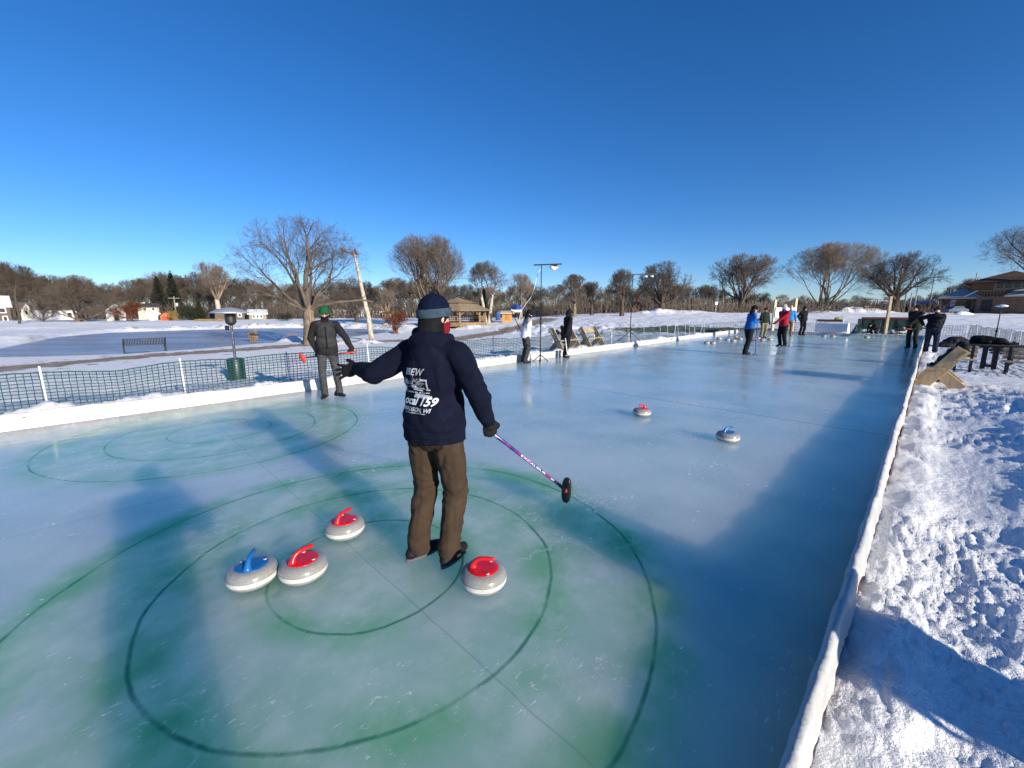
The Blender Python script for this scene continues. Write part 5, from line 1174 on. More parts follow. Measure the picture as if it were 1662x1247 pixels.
def grow_tree(seed, H, W, trunk_h, r0, n_main=7, lv=4, rmin=0.012, ang=(12, 68), up=0.12, wob=0.15, stems=1, density=1.25, lens=0.57, leader=0.5, off=0.0):
    rnd = random.Random(seed); trunk, crown = [], []
    cz = trunk_h * 0.75 + (H - trunk_h * 0.75) / 2; rz_ = (H - trunk_h * 0.75) / 2; rx = W / 2
    def room(p, d):
        # distance from p along d to the crown's outline
        ax, ay, az = (p[0] - off) / rx, p[1] / rx, (p[2] - cz) / rz_; bx, by, bz_ = d[0] / rx, d[1] / rx, d[2] / rz_
        A = bx * bx + by * by + bz_ * bz_; B = ax * bx + ay * by + az * bz_; C = ax * ax + ay * ay + az * az - 1; D = B * B - A * C
        return 0.0 if D < 0 else max(0.0, (-B + math.sqrt(D)) / A)
    def grow(p, d, L, r, l):
        L = min(L, room(p, d) * (rnd.uniform(0.72, 1.06) if l < 2 else rnd.uniform(0.9, 1.35)) + (0.02 * H if l > 1 else 0))
        if L < 0.04 * H * (0.5 if l > 2 else 1): 
            if l < 2 or L < 0.02 * H: return
        ns = 6 if l == 0 else (5 if l == 1 else 3); rt = max(r * (0.30 if l < 2 else 0.45), rmin)
        for i in range(ns):
            f0, f1 = i / ns, (i + 1) / ns; wb = wob * (1 if l < 3 else 1.3)
            d = norm3((d[0] + rnd.gauss(0, wb), d[1] + rnd.gauss(0, wb), d[2] + rnd.gauss(0, wb) + up))
            q = (p[0] + d[0] * L / ns, p[1] + d[1] * L / ns, p[2] + d[2] * L / ns)
            ra, rb = max(r + (rt - r) * f0, rmin), max(r + (rt - r) * f1, rmin)
            crown.append((*p, *q, ra, rb)); p = q
            if l < lv and (i > 1 or l > 0) and (i > 0 or l > 1):
                for c in range(1 + (rnd.random() < 0.55 * density)):
                    a = math.radians(rnd.uniform(26, 62)); az = rnd.uniform(0, 6.283)
                    e1 = norm3((d[1], -d[0], 0.001)); e2 = (d[1] * e1[2] - d[2] * e1[1], d[2] * e1[0] - d[0] * e1[2], d[0] * e1[1] - d[1] * e1[0])
                    ca, sa, cz_, sz_ = math.cos(a), math.sin(a), math.cos(az), math.sin(az)
                    nd = norm3(tuple(d[k] * ca + (e1[k] * cz_ + e2[k] * sz_) * sa for k in range(3)))
                    grow(p, nd, L * rnd.uniform(lens * 0.75, lens * 1.2) * (1.1 - 0.45 * f1), max(rb * rnd.uniform(0.36, 0.55), rmin), l + 1)
        if l < lv:
            for s in (-1, 1):
                nd = norm3((d[0] + rnd.gauss(0, 0.35), d[1] + rnd.gauss(0, 0.35), d[2] + rnd.gauss(0, 0.3)))
                grow(p, nd, L * lens * 0.85, max(rt * 0.9, rmin), l + 1)
    for s in range(stems):
        a0 = 6.283 * s / stems + rnd.uniform(0, 1); ln = 0.0 if stems == 1 else rnd.uniform(0.10, 0.30)
        bx, by = (0, 0) if stems == 1 else (0.35 * r0 * 2 * math.cos(a0), 0.35 * r0 * 2 * math.sin(a0)); p = (bx, by, -0.3); n = 6; rs = r0 if stems == 1 else r0 * 0.62
        for i in range(n):
            q = (bx + ln * math.cos(a0) * trunk_h * (i + 1) / n + rnd.gauss(0, 0.02) * trunk_h * 0.3, by + ln * math.sin(a0) * trunk_h * (i + 1) / n + rnd.gauss(0, 0.02) * trunk_h * 0.3, trunk_h * (i + 1) / n)
            fl = 1 + 0.45 * max(0, 1 - i * 1.2); fl2 = 1 + 0.45 * max(0, 1 - (i + 1) * 1.2)
            trunk.append((*p, *q, rs * fl * (1 - 0.25 * i / n), rs * fl2 * (1 - 0.25 * (i + 1) / n))); p = q
        nm = max(2, round(n_main / stems))
        for i in range(nm):
            az = 6.283 * (i / nm) + rnd.uniform(-0.4, 0.4) + s; a = math.radians(rnd.uniform(*ang)) if i > 0 else math.radians(rnd.uniform(2, 14))
            hfrac = rnd.uniform(0.80, 1.0); st = (bx + (p[0] - bx) * hfrac, by + (p[1] - by) * hfrac, trunk_h * hfrac)
            grow(st, (math.sin(a) * math.cos(az), math.sin(a) * math.sin(az), math.cos(a)), H * leader * rnd.uniform(0.85, 1.25), rs * (0.50 if i == 0 else rnd.uniform(0.24, 0.40)), 0)
    return trunk, crown
def tree(label, px, py, top, left, right, zc=None, mats=(BARK, TWIG), name='bare_tree', tw=None, seed=1, trunk_frac=0.22, group=None, rot=0.0, **kw):
    """a bare tree standing where the photo shows its foot, crown outline given in pixels"""
    b = gp(px, py) if zc is None else pt(px, py, zc); d = depth_of(b); s = d / FOC; top = top + 0.06 * (py - top)
    H = (py - top) * s; W = (right - left) * s; r0 = (tw * s / 2) if tw else H * 0.028
    o = thing(name, label, 'tree', (b.x, b.y, b.z), rot, group); ofx = ((left + right) / 2 - px) * s
    tk, cr = grow_tree(seed, H, W, H * trunk_frac, r0, rmin=0.00010 * d, off=ofx, **kw)
    link('trunk', segs_mesh('trunk', tk, mats[0], 0.0), o)
    # thick limbs carry bark, the rest twigs: one crown
    link('crown', segs_mesh('crown', cr, mats[1]), o)
    return o
tree('large spreading bare oak with a thick trunk standing at the pond shore', 505, 553, 356, 384, 612, zc=30, tw=21, seed=11, trunk_frac=0.30, n_main=12, lv=5, ang=(15, 80), up=0.07, wob=0.17, density=0.75, lens=0.58, leader=0.5)
tree('tall vase shaped bare tree with many upright stems behind the man in the navy hoodie', 697, 524, 380, 632, 760, zc=58, tw=15, seed=23, trunk_frac=0.14, n_main=16, ang=(6, 50), up=0.12, wob=0.16, mats=(BARK, bark('grey tan twigs', (0.115, 0.088, 0.064), (0.20, 0.155, 0.115), 1)), leader=0.6, density=1.0)
tree('bare birch with two pale trunks and a reddish brown crown right of the gazebo', 791, 521, 423, 760, 826, zc=62, tw=9, seed=31, trunk_frac=0.45, stems=2, n_main=10, ang=(8, 60), mats=(PALEB, TWIG), up=0.08, lv=4)
tree('mid sized bare tree behind the player in the grey and white jacket', 845, 515, 443, 816, 870, zc=78, tw=7, seed=37, trunk_frac=0.28, n_main=8, lv=3, ang=(12, 55), mats=(BARK, TWIGP))
tree('pale trunked bare tree right of the first light stand', 932, 511, 445, 908, 954, zc=84, tw=7, seed=41, trunk_frac=0.30, n_main=7, lv=4, ang=(12, 60))
tree('low dark bare tree right of the pale trunked one', 960, 511, 456, 938, 982, zc=88, tw=6, seed=43, trunk_frac=0.34, n_main=7, lv=3, ang=(15, 62), mats=(BARKD, TWIGD))
tree('slim upright bare tree left of the second light stand', 1009, 511, 435, 985, 1031, zc=80, tw=7, seed=47, trunk_frac=0.34, n_main=8, lv=4, ang=(8, 45), mats=(BARKD, TWIGD))
tree('broad bare tree with a long low limb reaching right, behind the second light stand', 1073, 509, 422, 1030, 1142, zc=96, tw=13, seed=53, trunk_frac=0.20, n_main=10, lv=4, ang=(15, 80), mats=(BARKD, TWIGD), up=0.12)
tree('vase shaped bare tree beyond the group of players', 1202, 508.5, 411, 1141, 1263, zc=104, tw=12, seed=59, trunk_frac=0.20, n_main=11, lv=4, ang=(15, 64), mats=(BARKD, TWIG), up=0.10)
tree('wide bare tree of several pale stems right of the scoreboard', 1337, 508.5, 394, 1270, 1420, zc=104, tw=13, seed=61, trunk_frac=0.10, stems=3, n_main=12, lv=4, ang=(12, 55), mats=(PALEB, TWIGP), up=0.10, leader=0.62)
tree('dark round headed bare tree in front of the blue roofed pavilion', 1451, 506, 407, 1398, 1514, zc=98, tw=14, seed=67, trunk_frac=0.24, n_main=11, lv=4, ang=(12, 68), mats=(BARKD, TWIGD), up=0.07)
tree('large bare tree rising at the right edge beside the brown community building', 1692, 507, 356, 1596, 1790, zc=88, tw=16, seed=71, trunk_frac=0.28, n_main=10, lv=4, ang=(15, 75), mats=(BARKD, TWIG), up=0.07)
tree('low forked bare tree behind the leaning pale pole', 580, 528, 448, 540, 618, zc=66, tw=8, seed=73, trunk_frac=0.22, n_main=8, lv=4, ang=(25, 78), mats=(BARKD, TWIG), up=0.06)
tree('tall cottonwood with pale limbs above the dark yew bush', 356, 518, 424, 318, 378, zc=92, tw=9, seed=79, trunk_frac=0.35, n_main=8, lv=4, ang=(6, 45), mats=(PALEB, TWIGP), up=0.16)
tree('broad brown willow like bare tree in front of the white ranch house', 132, 528, 446, 82, 188, zc=76, tw=13, seed=83, trunk_frac=0.10, stems=3, n_main=12, lv=4, ang=(12, 62), mats=(BARK, TWIG), up=0.05)
tree('thin dark bare tree left of the white ranch house', 35, 534, 425, 0, 66, zc=70, tw=3.4, seed=89, trunk_frac=0.50, n_main=7, lv=3, ang=(10, 50), mats=(BARKD, TWIGD))
tree('rust brown dense small tree in front of the white gabled house', 214, 525, 486, 190, 242, zc=78, tw=6, seed=97, trunk_frac=0.20, n_main=9, lv=4, ang=(25, 80), mats=(BARKD, RUSTT), up=0.05, density=1.3)
tree('small dark bare tree in front of the white ranch house entrance', 72, 527, 489, 50, 92, zc=76, tw=5, seed=101, trunk_frac=0.18, n_main=8, lv=3, ang=(20, 75), mats=(BARKD, TWIGD))
tree('bare shrub of upright pale stems behind the leaning pole', 629, 513, 466, 606, 650, zc=84, tw=10, seed=103, trunk_frac=0.08, stems=3, n_main=9, lv=3, ang=(8, 45), mats=(PALEB, TWIGP), name='bare_shrub')
tree('small bare reddish shrub on the snowy bank left of the man in the navy hoodie', 642, 540, 503, 612, 672, zc=44, tw=7, seed=107, trunk_frac=0.06, stems=5, n_main=15, lv=3, ang=(10, 60), mats=(RUSTT, RUSTT), name='bare_shrub', leader=0.6)
# leaning pale pole with brown clumps at the top
pb_ = pt(603, 546, 34); ptp = pt(575, 411, 34.6)
o = thing('leaning_pole', 'leaning pale weathered pole with brown clumps at its top by the pond', 'pole', pb_)
rnd = random.Random(8); P = [Vector((0, 0, -0.3))] + [(ptp - pb_) * (i / 9) + Vector((rnd.gauss(0, 0.03), 0, 0)) for i in range(1, 10)]
MB().tube(P, [0.21 - 0.011 * i for i in range(10)], 10).build('pole', PALEB, o, True)
m = MB(); T_ = ptp - pb_
m.tube([T_ + Vector((0, 0, -0.1)), T_ + Vector((-0.5, 0, 0.05)), T_ + Vector((-0.95, 0, 0.25))], 0.05, 6); m.tube([T_ + Vector((0, 0, -0.3)), T_ + Vector((0.1, 0, 0.35))], 0.06, 6); m.build('arm', BARKD, o, True)
for c_, s_ in ((Vector((-0.95, 0, 0.22)), 0.24), (Vector((0.02, 0, 0.0)), 0.30)):
    m = MB()
    for i in range(60):
        a, b_ = rnd.uniform(0, 6.28), rnd.gauss(0, 0.6); q = Vector((math.cos(a) * math.cos(b_), math.sin(a) * math.cos(b_), math.sin(b_))) * s_ * rnd.uniform(0.3, 1)
        e = q + Vector((rnd.gauss(0, 0.1), rnd.gauss(0, 0.1), rnd.gauss(0, 0.1))); m.tube([T_ + c_ + q, T_ + c_ + e], 0.025, 4)
    m.build('clump', bark('dead leaf clump', (0.13, 0.060, 0.030), (0.24, 0.12, 0.06), 2), o)

# evergreens and bushes: many small leaf faces
def leaf_mesh(name, pts, size, mat, seed=0, flat=0.5, dirs=None):
    rng = np.random.default_rng(seed); n = len(pts); pts = np.asarray(pts)
    a = rng.normal(size=(n, 3)) if dirs is None else dirs + rng.normal(size=(n, 3)) * 0.35; a /= np.linalg.norm(a, axis=1)[:, None]; b = rng.normal(size=(n, 3)); b -= a * (a * b).sum(1)[:, None]; b /= np.linalg.norm(b, axis=1)[:, None]
    s = size * rng.uniform(0.6, 1.4, (n, 1)); V = np.stack([pts - a * s, pts + b * s * flat, pts + a * s, pts - b * s * flat], 1).reshape(-1, 3); F = np.arange(4 * n).reshape(-1, 4)
    return big_mesh(name, V, F, mat, False)
def leafy(name, a, b):
    t = NT(name); f = t.noise(t.tc.outputs['Object'], 1.1, 4, 0.7); t.set(Base_Color=t.mix(t.ramp(f, 0.3, 0.7), a, b), Roughness=0.8); t.b.inputs['Specular IOR Level'].default_value = 0.15; return t.m
YEW = leafy('dark yew', (0.012, 0.020, 0.010), (0.040, 0.048, 0.022)); SPRUCE = leafy('spruce needles', (0.012, 0.020, 0.015), (0.030, 0.042, 0.030)); PINE = leafy('dark pine needles', (0.016, 0.018, 0.014), (0.038, 0.040, 0.030)); DRYG = leafy('dry grass', (0.30, 0.19, 0.08), (0.48, 0.33, 0.16)); OCHRE = leafy('ochre leaves', (0.25, 0.16, 0.05), (0.38, 0.27, 0.11))
def conifer(label, px, py, top, left, right, zc, seed, mat=SPRUCE):
    b = pt(px, py, zc); s = zc / FOC; H = (py - top) * s; R = (right - left) * s / 2; rng = np.random.default_rng(seed); n = 5200
    h = rng.uniform(0.04, 1, n) ** 1.25; az = rng.uniform(0, 6.283, n); tier = np.floor(h * 13 + rng.uniform(-0.2, 0.2, n)) / 13
    rr = R * (1 - tier) ** 0.85 * (0.62 + 0.38 * np.sin(az * 4 + tier * 57 + seed)) * rng.uniform(0.15, 1, n) ** 0.6 + 0.05
    z = H * tier - rr * 0.28 + rng.normal(0, 0.035 * H, n); pts = np.stack([rr * np.cos(az), rr * np.sin(az), np.maximum(z, 0.05)], -1); dirs = np.stack([np.cos(az), np.sin(az), -0.35 + 0 * az], -1)
    o = thing('conifer', label, 'tree', b, 0); MB().tube([(0, 0, -0.3), (0, 0, H * 0.5), (0, 0, H * 0.99)], [0.022 * H, 0.014 * H, 0.003 * H], 7).build('trunk', BARKD, o, True)
    link('crown', leaf_mesh('crown', pts, H * 0.035, mat, seed, 0.35, dirs), o); return o
def bush(label, px, py, top, left, right, zc, seed, mat, name='bush', cat='bush', n=3500, leaf=0.03, depth=0.7):
    b = pt(px, py, zc); s = zc / FOC; H = (py - top) * s; W = (right - left) * s / 2; rng = np.random.default_rng(seed); pts = []
    for i in range(9):
        c = np.array([rng.uniform(-0.65, 0.65) * W, rng.uniform(-0.5, 0.5) * W * depth, rng.uniform(0.25, 0.62) * H]); r = rng.uniform(0.28, 0.42)
        q = rng.normal(size=(n // 9, 3)); q /= np.linalg.norm(q, axis=1)[:, None]; q *= rng.uniform(0.5, 1.08, (len(q), 1)); pts.append(c + q * np.array([W * r * 1.25, W * r * depth, H * r]))
    pts = np.concatenate(pts); pts[:, 2] = np.abs(pts[:, 2]); o = thing(name, label, cat, b, 0)
    m = MB(); rr = random.Random(seed)
    for i in range(7): m.tube([(rr.gauss(0, W * 0.12), 0, -0.2), (rr.gauss(0, W * 0.4), rr.gauss(0, W * 0.2), H * 0.7)], [0.012 * H + 0.01, 0.006 * H + 0.005], 5)
    m.build('stem', BARKD, o); link('foliage', leaf_mesh('foliage', pts, max(H, W) * leaf, mat, seed), o); return o
conifer('small dark spruce tree between the gazebo and the birch', 785, 521, 470, 770, 801, 66, 5)
conifer('dark pine rising in the wood behind the gabled white house', 263, 515, 453, 243, 284, 105, 6, PINE); conifer('pointed dark pine in the wood above the utility pole', 286, 515, 446, 270, 304, 110, 7, PINE)
bush('big dark yew bush beside the orange garage', 311, 522, 492, 286, 340, 86, 8, YEW, n=5000); conifer('dark yew column at the right end of the big yew bush', 326, 521, 489, 316, 337, 85, 9, YEW)
bush('ochre leaved small tree in front of the orange garage', 282, 521, 503, 272, 291, 84, 10, OCHRE); bush('tawny dry grass clump on the far shore below the yew bush', 338, 524, 516, 318, 372, 80, 11, DRYG, 'grass_clump', 'grass clump', leaf=0.02)
bush('tawny dry grass clump on the far shore below the willow like tree', 112, 530, 522, 92, 136, 74, 12, DRYG, 'grass_clump', 'grass clump', leaf=0.02)
bush('round dark evergreen bush at the right side of the gazebo', 772, 525, 513, 760, 784, 58, 13, YEW); bush('dark evergreen bush left of the big oak trunk', 465, 520, 505, 452, 482, 80, 14, YEW)
for i, (px, py, top, w_, lab) in enumerate([(412, 555, 535, 14, 'small tawny grass tuft at the near pond shore left of the oak'), (474, 552, 540, 22, 'tawny grass tuft on the snow bank beside the oak trunk')]):
    g = gp(px, py); bush(lab, px, py, top, px - w_ / 2, px + w_ / 2, depth_of(g), 20 + i, DRYG, 'grass_clump', 'grass clump', 700, 0.05)

# the wood: trees one can still tell apart, standing in rows behind the houses and the field
rnd = random.Random(77); PROTO = []
for i in range(7):
    mm = [(TWIGD), (TWIG), (TWIGD), (TWIGP), (TWIG), bark('grey twigs', (0.082, 0.066, 0.054), (0.14, 0.115, 0.09), 1), TWIG][i]
    tk, cr = grow_tree(200 + i, 10.0, [7.5, 6.5, 8.5, 6.0, 7.0, 8.0, 5.5][i], [2.6, 3.2, 2.0, 3.4, 2.4, 2.6, 3.6][i], 0.19, n_main=8, lv=3, rmin=0.013, ang=(8, 58), up=0.11, wob=0.16, density=1.0)
    PROTO.append(segs_mesh('tree_branches', tk + cr, mm, 0.08))
SKY = [(-140, 430), (0, 424), (40, 430), (62, 443), (100, 452), (150, 451), (200, 460), (232, 449), (262, 447), (300, 448), (340, 444), (380, 450), (420, 456), (470, 462), (550, 456), (600, 459), (640, 455), (690, 452), (740, 462), (770, 466), (830, 463), (860, 464), (900, 466), (950, 463), (1000, 465), (1050, 463), (1100, 461), (1150, 465), (1220, 474), (1270, 481), (1310, 479), (1340, 482), (1400, 484), (1440, 480), (1500, 483), (1528, 470), (1556, 456), (1600, 452), (1662, 450), (1800, 446)]
def sky_at(px): return float(np.interp(px, [a for a, _ in SKY], [b for _, b in SKY]))
n_ = 0
for row, (d0, step, hk) in enumerate([(142, 10.5, 1.0), (118, 15.0, 0.86), (100, 24.0, 0.62)]):
    px = -120.0
    while px < 1790:
        px += step * rnd.uniform(0.6, 1.4); d = d0 * rnd.uniform(0.94, 1.06)
        if row == 2 and not (0 < px < 60 or 300 < px < 760 or 820 < px < 1040): continue
        if 1500 < px < 1700 and row == 1: continue
        b = pt(px, 515, d); b.z = float(terrain0(b.x, b.y)) - 0.15; top = pt(px, sky_at(px) + rnd.uniform(-4, 9) + (rnd.uniform(2, 14) if row else 0), d).z; h = (top - b.z) * hk
        if h < 2: continue
        seg = 'behind the houses across the pond, left of the oak' if px < 500 else ('behind the gazebo and the shed' if px < 1000 else ('behind the far dark hedge' if px < 1500 else 'behind the brown community building'))
        o = link('bare_tree', PROTO[rnd.randrange(7)]); o.location = b; o.rotation_euler = (0, 0, rnd.uniform(0, 6.28)); wv = h / 10 * rnd.uniform(0.9, 1.3); o.scale = (wv, wv, h / 10)
        tag(o, 'bare tree of the wood ' + seg, 'tree', 'trees of the wood ' + seg); n_ += 1
# brush under the wood
rng = np.random.default_rng(9); n = 26000; pxs = rng.uniform(-150, 1800, n); ds = rng.uniform(98, 150, n); hh = rng.uniform(1.2, 4.4, n) * np.where(pxs > 1150, 0.75, 1.0)
X = (pxs - 831) / FOC * ds; Y = ds * 0.985 + 0.2; Z = terrain0(X, Y); ln = rng.normal(0, 0.28, (n, 2)) * hh[:, None]
S = np.stack([X, Y, Z - 0.1, X + ln[:, 0], Y + ln[:, 1], Z + hh, np.full(n, 0.055), np.full(n, 0.03)], -1)
tag(link('brush', segs_mesh('brush', S, TWIG, 9)), 'tangled bare brush under the trees of the wood', 'brush', kind='stuff')

# ------------------------------------------------------------------ buildings
WIN = M('dark window glass', (0.03, 0.035, 0.045), 0.12, 0.1, 3, 0, spec=0.6); TRIM = M('white trim', (0.72, 0.72, 0.70), 0.6, 0.04, 3, 0.05)
def siding(name, col):
    t = NT(name); wv = t.n('ShaderNodeTexWave', wave_type='BANDS', bands_direction='Z'); t.put(wv.inputs['Vector'], t.tc.outputs['Object']); t.put(wv.inputs['Scale'], 1.6); t.put(wv.inputs['Distortion'], 0.1)
    f = t.noise(t.tc.outputs['Object'], 0.8, 4); c = t.mix(t.ramp(f, 0.3, 0.7), tuple(v * 0.86 for v in col), col)
    t.set(Base_Color=c, Roughness=0.75, Normal=t.bump(wv.outputs['Fac'], 0.5, 0.03)); return t.m
def shingle(name, col): return M(name, col, 0.9, 0.25, 3, 0.4, 8, stretch=(1, 1, 4))
def house(label, px0, px1, ybase, yeave, yridge, zc, wall, roof, ridge='x', depth=8.0, windows=(), doors=(), cat='house', name='house', chimney=None, garage=(), yaw=0.0, over=0.35):
    pc = (px0 + px1) / 2; b = pt(pc, ybase, zc); b.z -= 0.0; th = math.atan2(b.x, b.y); s = zc / FOC; W = (px1 - px0) * s * math.cos(th) / max(0.5, math.cos(yaw)); hw = (ybase - yeave) * s; hr_ = (yeave - yridge) * s
    o = thing(name, label, cat, b, -th + yaw); w2, d2 = W / 2, depth
    m = MB(); V = [(-w2, 0, -0.6), (w2, 0, -0.6), (w2, d2, -0.6), (-w2, d2, -0.6), (-w2, 0, hw), (w2, 0, hw), (w2, d2, hw), (-w2, d2, hw)]; F = [(0, 1, 5, 4), (1, 2, 6, 5), (2, 3, 7, 6), (3, 0, 4, 7)]
    if ridge == 'x': V += [(-w2, d2 / 2, hw + hr_), (w2, d2 / 2, hw + hr_)]; F += [(5, 6, 9), (7, 4, 8)]
    elif ridge == 'y': V += [(0, 0, hw + hr_), (0, d2, hw + hr_)]; F += [(4, 5, 8), (6, 7, 9)]
    m.add(V, F).build('wall', wall, o)
    r = MB(); q = over; t_ = 0.16
    if ridge == 'x':
        k = hr_ / (d2 / 2)
        for sgn, y0 in ((1, -q), (-1, d2 + q)):
            a = [(-w2 - q, y0, hw - q * k), (w2 + q, y0, hw - q * k), (w2 + q, d2 / 2, hw + hr_), (-w2 - q, d2 / 2, hw + hr_)]
            r.add([(x, y, z + 0.01) for x, y, z in a] + [(x, y, z + t_) for x, y, z in a], [(0, 1, 2, 3), (7, 6, 5, 4), (0, 4, 5, 1), (1, 5, 6, 2), (2, 6, 7, 3), (3, 7, 4, 0)])
    elif ridge == 'y':
        k = hr_ / w2
        for sgn in (-1, 1):
            a = [(sgn * (w2 + q), -q, hw - q * k), (sgn * (w2 + q), d2 + q, hw - q * k), (0, d2 + q, hw + hr_), (0, -q, hw + hr_)]
            r.add([(x, y, z + 0.01) for x, y, z in a] + [(x, y, z + t_) for x, y, z in a], [(0, 1, 2, 3), (7, 6, 5, 4), (0, 4, 5, 1), (1, 5, 6, 2), (2, 6, 7, 3), (3, 7, 4, 0)])
    else:                                                            # hip
        ap = min(w2, d2 / 2); R0 = [(-w2 - q, -q, hw), (w2 + q, -q, hw), (w2 + q, d2 + q, hw), (-w2 - q, d2 + q, hw), (-w2 + ap, d2 / 2, hw + hr_), (w2 - ap + 0.01, d2 / 2, hw + hr_)]
        r.add([(x, y, z + 0.01) for x, y, z in R0], [(0, 1, 5, 4), (1, 2, 5), (2, 3, 4, 5), (3, 0, 4), (3, 2, 1, 0)])
    rf = r.build('roof', roof, o)
    def loc(px, py): return ((px - pc) * s * math.cos(th) / max(0.5, math.cos(yaw)), (ybase - py) * s)
    for x0, y0, x1, y1 in windows:
        (a, zt), (c, zb_) = loc(x0, y0), loc(x1, y1); f_ = MB().box(((a + c) / 2, -0.02, (zt + zb_) / 2), (c - a + 0.3, 0.09, zt - zb_ + 0.3)).build('window', TRIM, o)
        p_ = MB(); p_.box(((a + c) / 2, -0.05, (zt + zb_) / 2), (c - a, 0.06, zt - zb_)); p_.build('pane', WIN, f_)
    for x0, y0, x1, y1, mt in list(doors):
        (a, zt), (c, zb_) = loc(x0, y0), loc(x1, y1); MB().box(((a + c) / 2, -0.02, (zt + zb_) / 2), (c - a, 0.12, zt - zb_)).build('door', mt, o)
    if chimney:
        (a, zt), _ = loc(chimney[0], chimney[1]), 0; MB().box((a, d2 / 2, zt - 0.8), (0.7, 0.7, 1.6)).build('chimney', M('chimney brick', (0.5, 0.45, 0.4), 0.9), rf)
    return o
DKW = siding('grey brown siding', (0.115, 0.088, 0.062)); WHS = siding('white siding', (0.62, 0.60, 0.55)); CRM = siding('cream siding', (0.60, 0.55, 0.42)); ORG = siding('orange siding', (0.46, 0.13, 0.03)); GRS = siding('grey siding', (0.30, 0.29, 0.27))
SNR = M('snowy roof', (0.82, 0.82, 0.80), 0.7, 0.1, 0.6, 0.2, 4); GRR = shingle('grey shingles', (0.15, 0.13, 0.115)); DKR = shingle('dark shingles', (0.07, 0.065, 0.06)); GDOOR = M('garage door', (0.68, 0.68, 0.66), 0.6, 0.06, 2, 0.3, 3, stretch=(1, 1, 6)); DKDOOR = M('dark doorway', (0.03, 0.028, 0.027), 0.7)
house('dark grey brown two storey house with white framed windows at the left edge', -66, 22, 523.5, 498, 481, 80, DKW, SNR, 'x', 9, [(4, 501, 13, 507.5), (8, 514.5, 13.5, 521), (-18, 501, -8, 507.5)])
house('white ranch house with a long grey roof behind the brown willow like tree', 38, 136, 521, 503, 492.5, 90, WHS, GRR, 'x', 10, [(46, 506, 52, 512), (112, 508, 119, 514)], [(88, 508, 104, 521, GDOOR)])
house('white gable fronted wing at the left end of the ranch house', 38, 56, 521.5, 503, 493.5, 87, WHS, GRR, 'y', 7, [(44, 505, 48, 511)])
house('white gabled house with a dark basement garage left of the rust brown tree', 174, 206, 523, 502, 492.5, 84, WHS, GRR, 'y', 9, [(181, 500, 184.5, 506), (190, 500, 193.5, 506)], [(186, 511, 195, 521, DKDOOR)])
house('white two storey house with a dark green roof behind the small white garage', 226, 261, 519, 499, 493.5, 96, CRM, DKR, 'x', 9, [(235, 500.5, 239.5, 504.5), (249, 500.5, 253, 504.5)], chimney=(236, 491))
house('small white gable fronted garage left of the orange garage', 242, 261.5, 521, 510, 505, 88, WHS, SNR, 'y', 6, [], [(246, 513, 258, 520.5, GDOOR)], name='garage', cat='garage')
house('small orange gabled garage next to the dark yew bush', 261, 281, 521.5, 512, 506.5, 86, ORG, DKR, 'y', 6, [], [(264, 514, 271, 521, M('red door', (0.35, 0.04, 0.02), 0.6))], name='garage', cat='garage')
house('dark brown house half hidden behind the cap of the patio heater', 350, 398, 519, 507.5, 502, 90, DKW, DKR, 'x', 8, [(388, 510, 392, 514)])
house('small tan house with a snowy roof between the heater and the oak', 405, 433, 519, 510, 503.5, 94, siding('tan siding', (0.30, 0.24, 0.17)), SNR, 'x', 7, [(411, 512, 414, 516), (417, 512, 420, 516), (423, 512, 426, 516)])
house('low grey house left of the white barn like house, behind the green beanie', 541, 580, 513, 502, 496, 108, WHS, GRR, 'x', 8, [(553, 504, 557, 509), (566, 504, 570, 509)])
house('white barn like gabled house behind the leaning pole', 577, 602, 513.5, 501, 491, 104, M('sunlit white siding', (0.80, 0.77, 0.70), 0.7, 0.04), SNR, 'y', 9, [], [])
house('pale low house between the leaning pole and the bare shrub', 604, 640, 513, 504, 498, 108, CRM, GRR, 'x', 8, [(612, 506, 616, 510), (624, 506, 628, 510)], [(617, 508, 620, 513, DKDOOR)])
house('small pale house at the right of the bare shrub, left of the gazebo', 660, 684, 513, 506, 501, 112, CRM, GRR, 'x', 7, [(666, 507.5, 669, 511)])
house('small white gabled house far behind the two wooden posts', 1289, 1302, 499, 495.5, 491.5, 150, WHS, SNR, 'y', 8, [(1293, 496, 1296, 498)])
house('small yellow house far behind the far hedge', 1315, 1331, 500, 495, 492, 150, CRM, GRR, 'x', 8, [(1320, 496, 1322, 498.5)])
house('low pale pavilion with a snowy roof far behind the single wooden post', 1408, 1452, 503, 494, 488, 135, GRS, SNR, 'x', 8, [(1428, 489.8, 1433, 492.5)])
house('open pavilion with a blue roof behind the dark round headed tree', 1476, 1512, 506, 497, 489, 112, M('tan panel', (0.30, 0.24, 0.16), 0.8), M('blue roof cover', (0.03, 0.06, 0.28), 0.5), 'x', 8, [], [(1482, 499, 1508, 506, DKDOOR)])
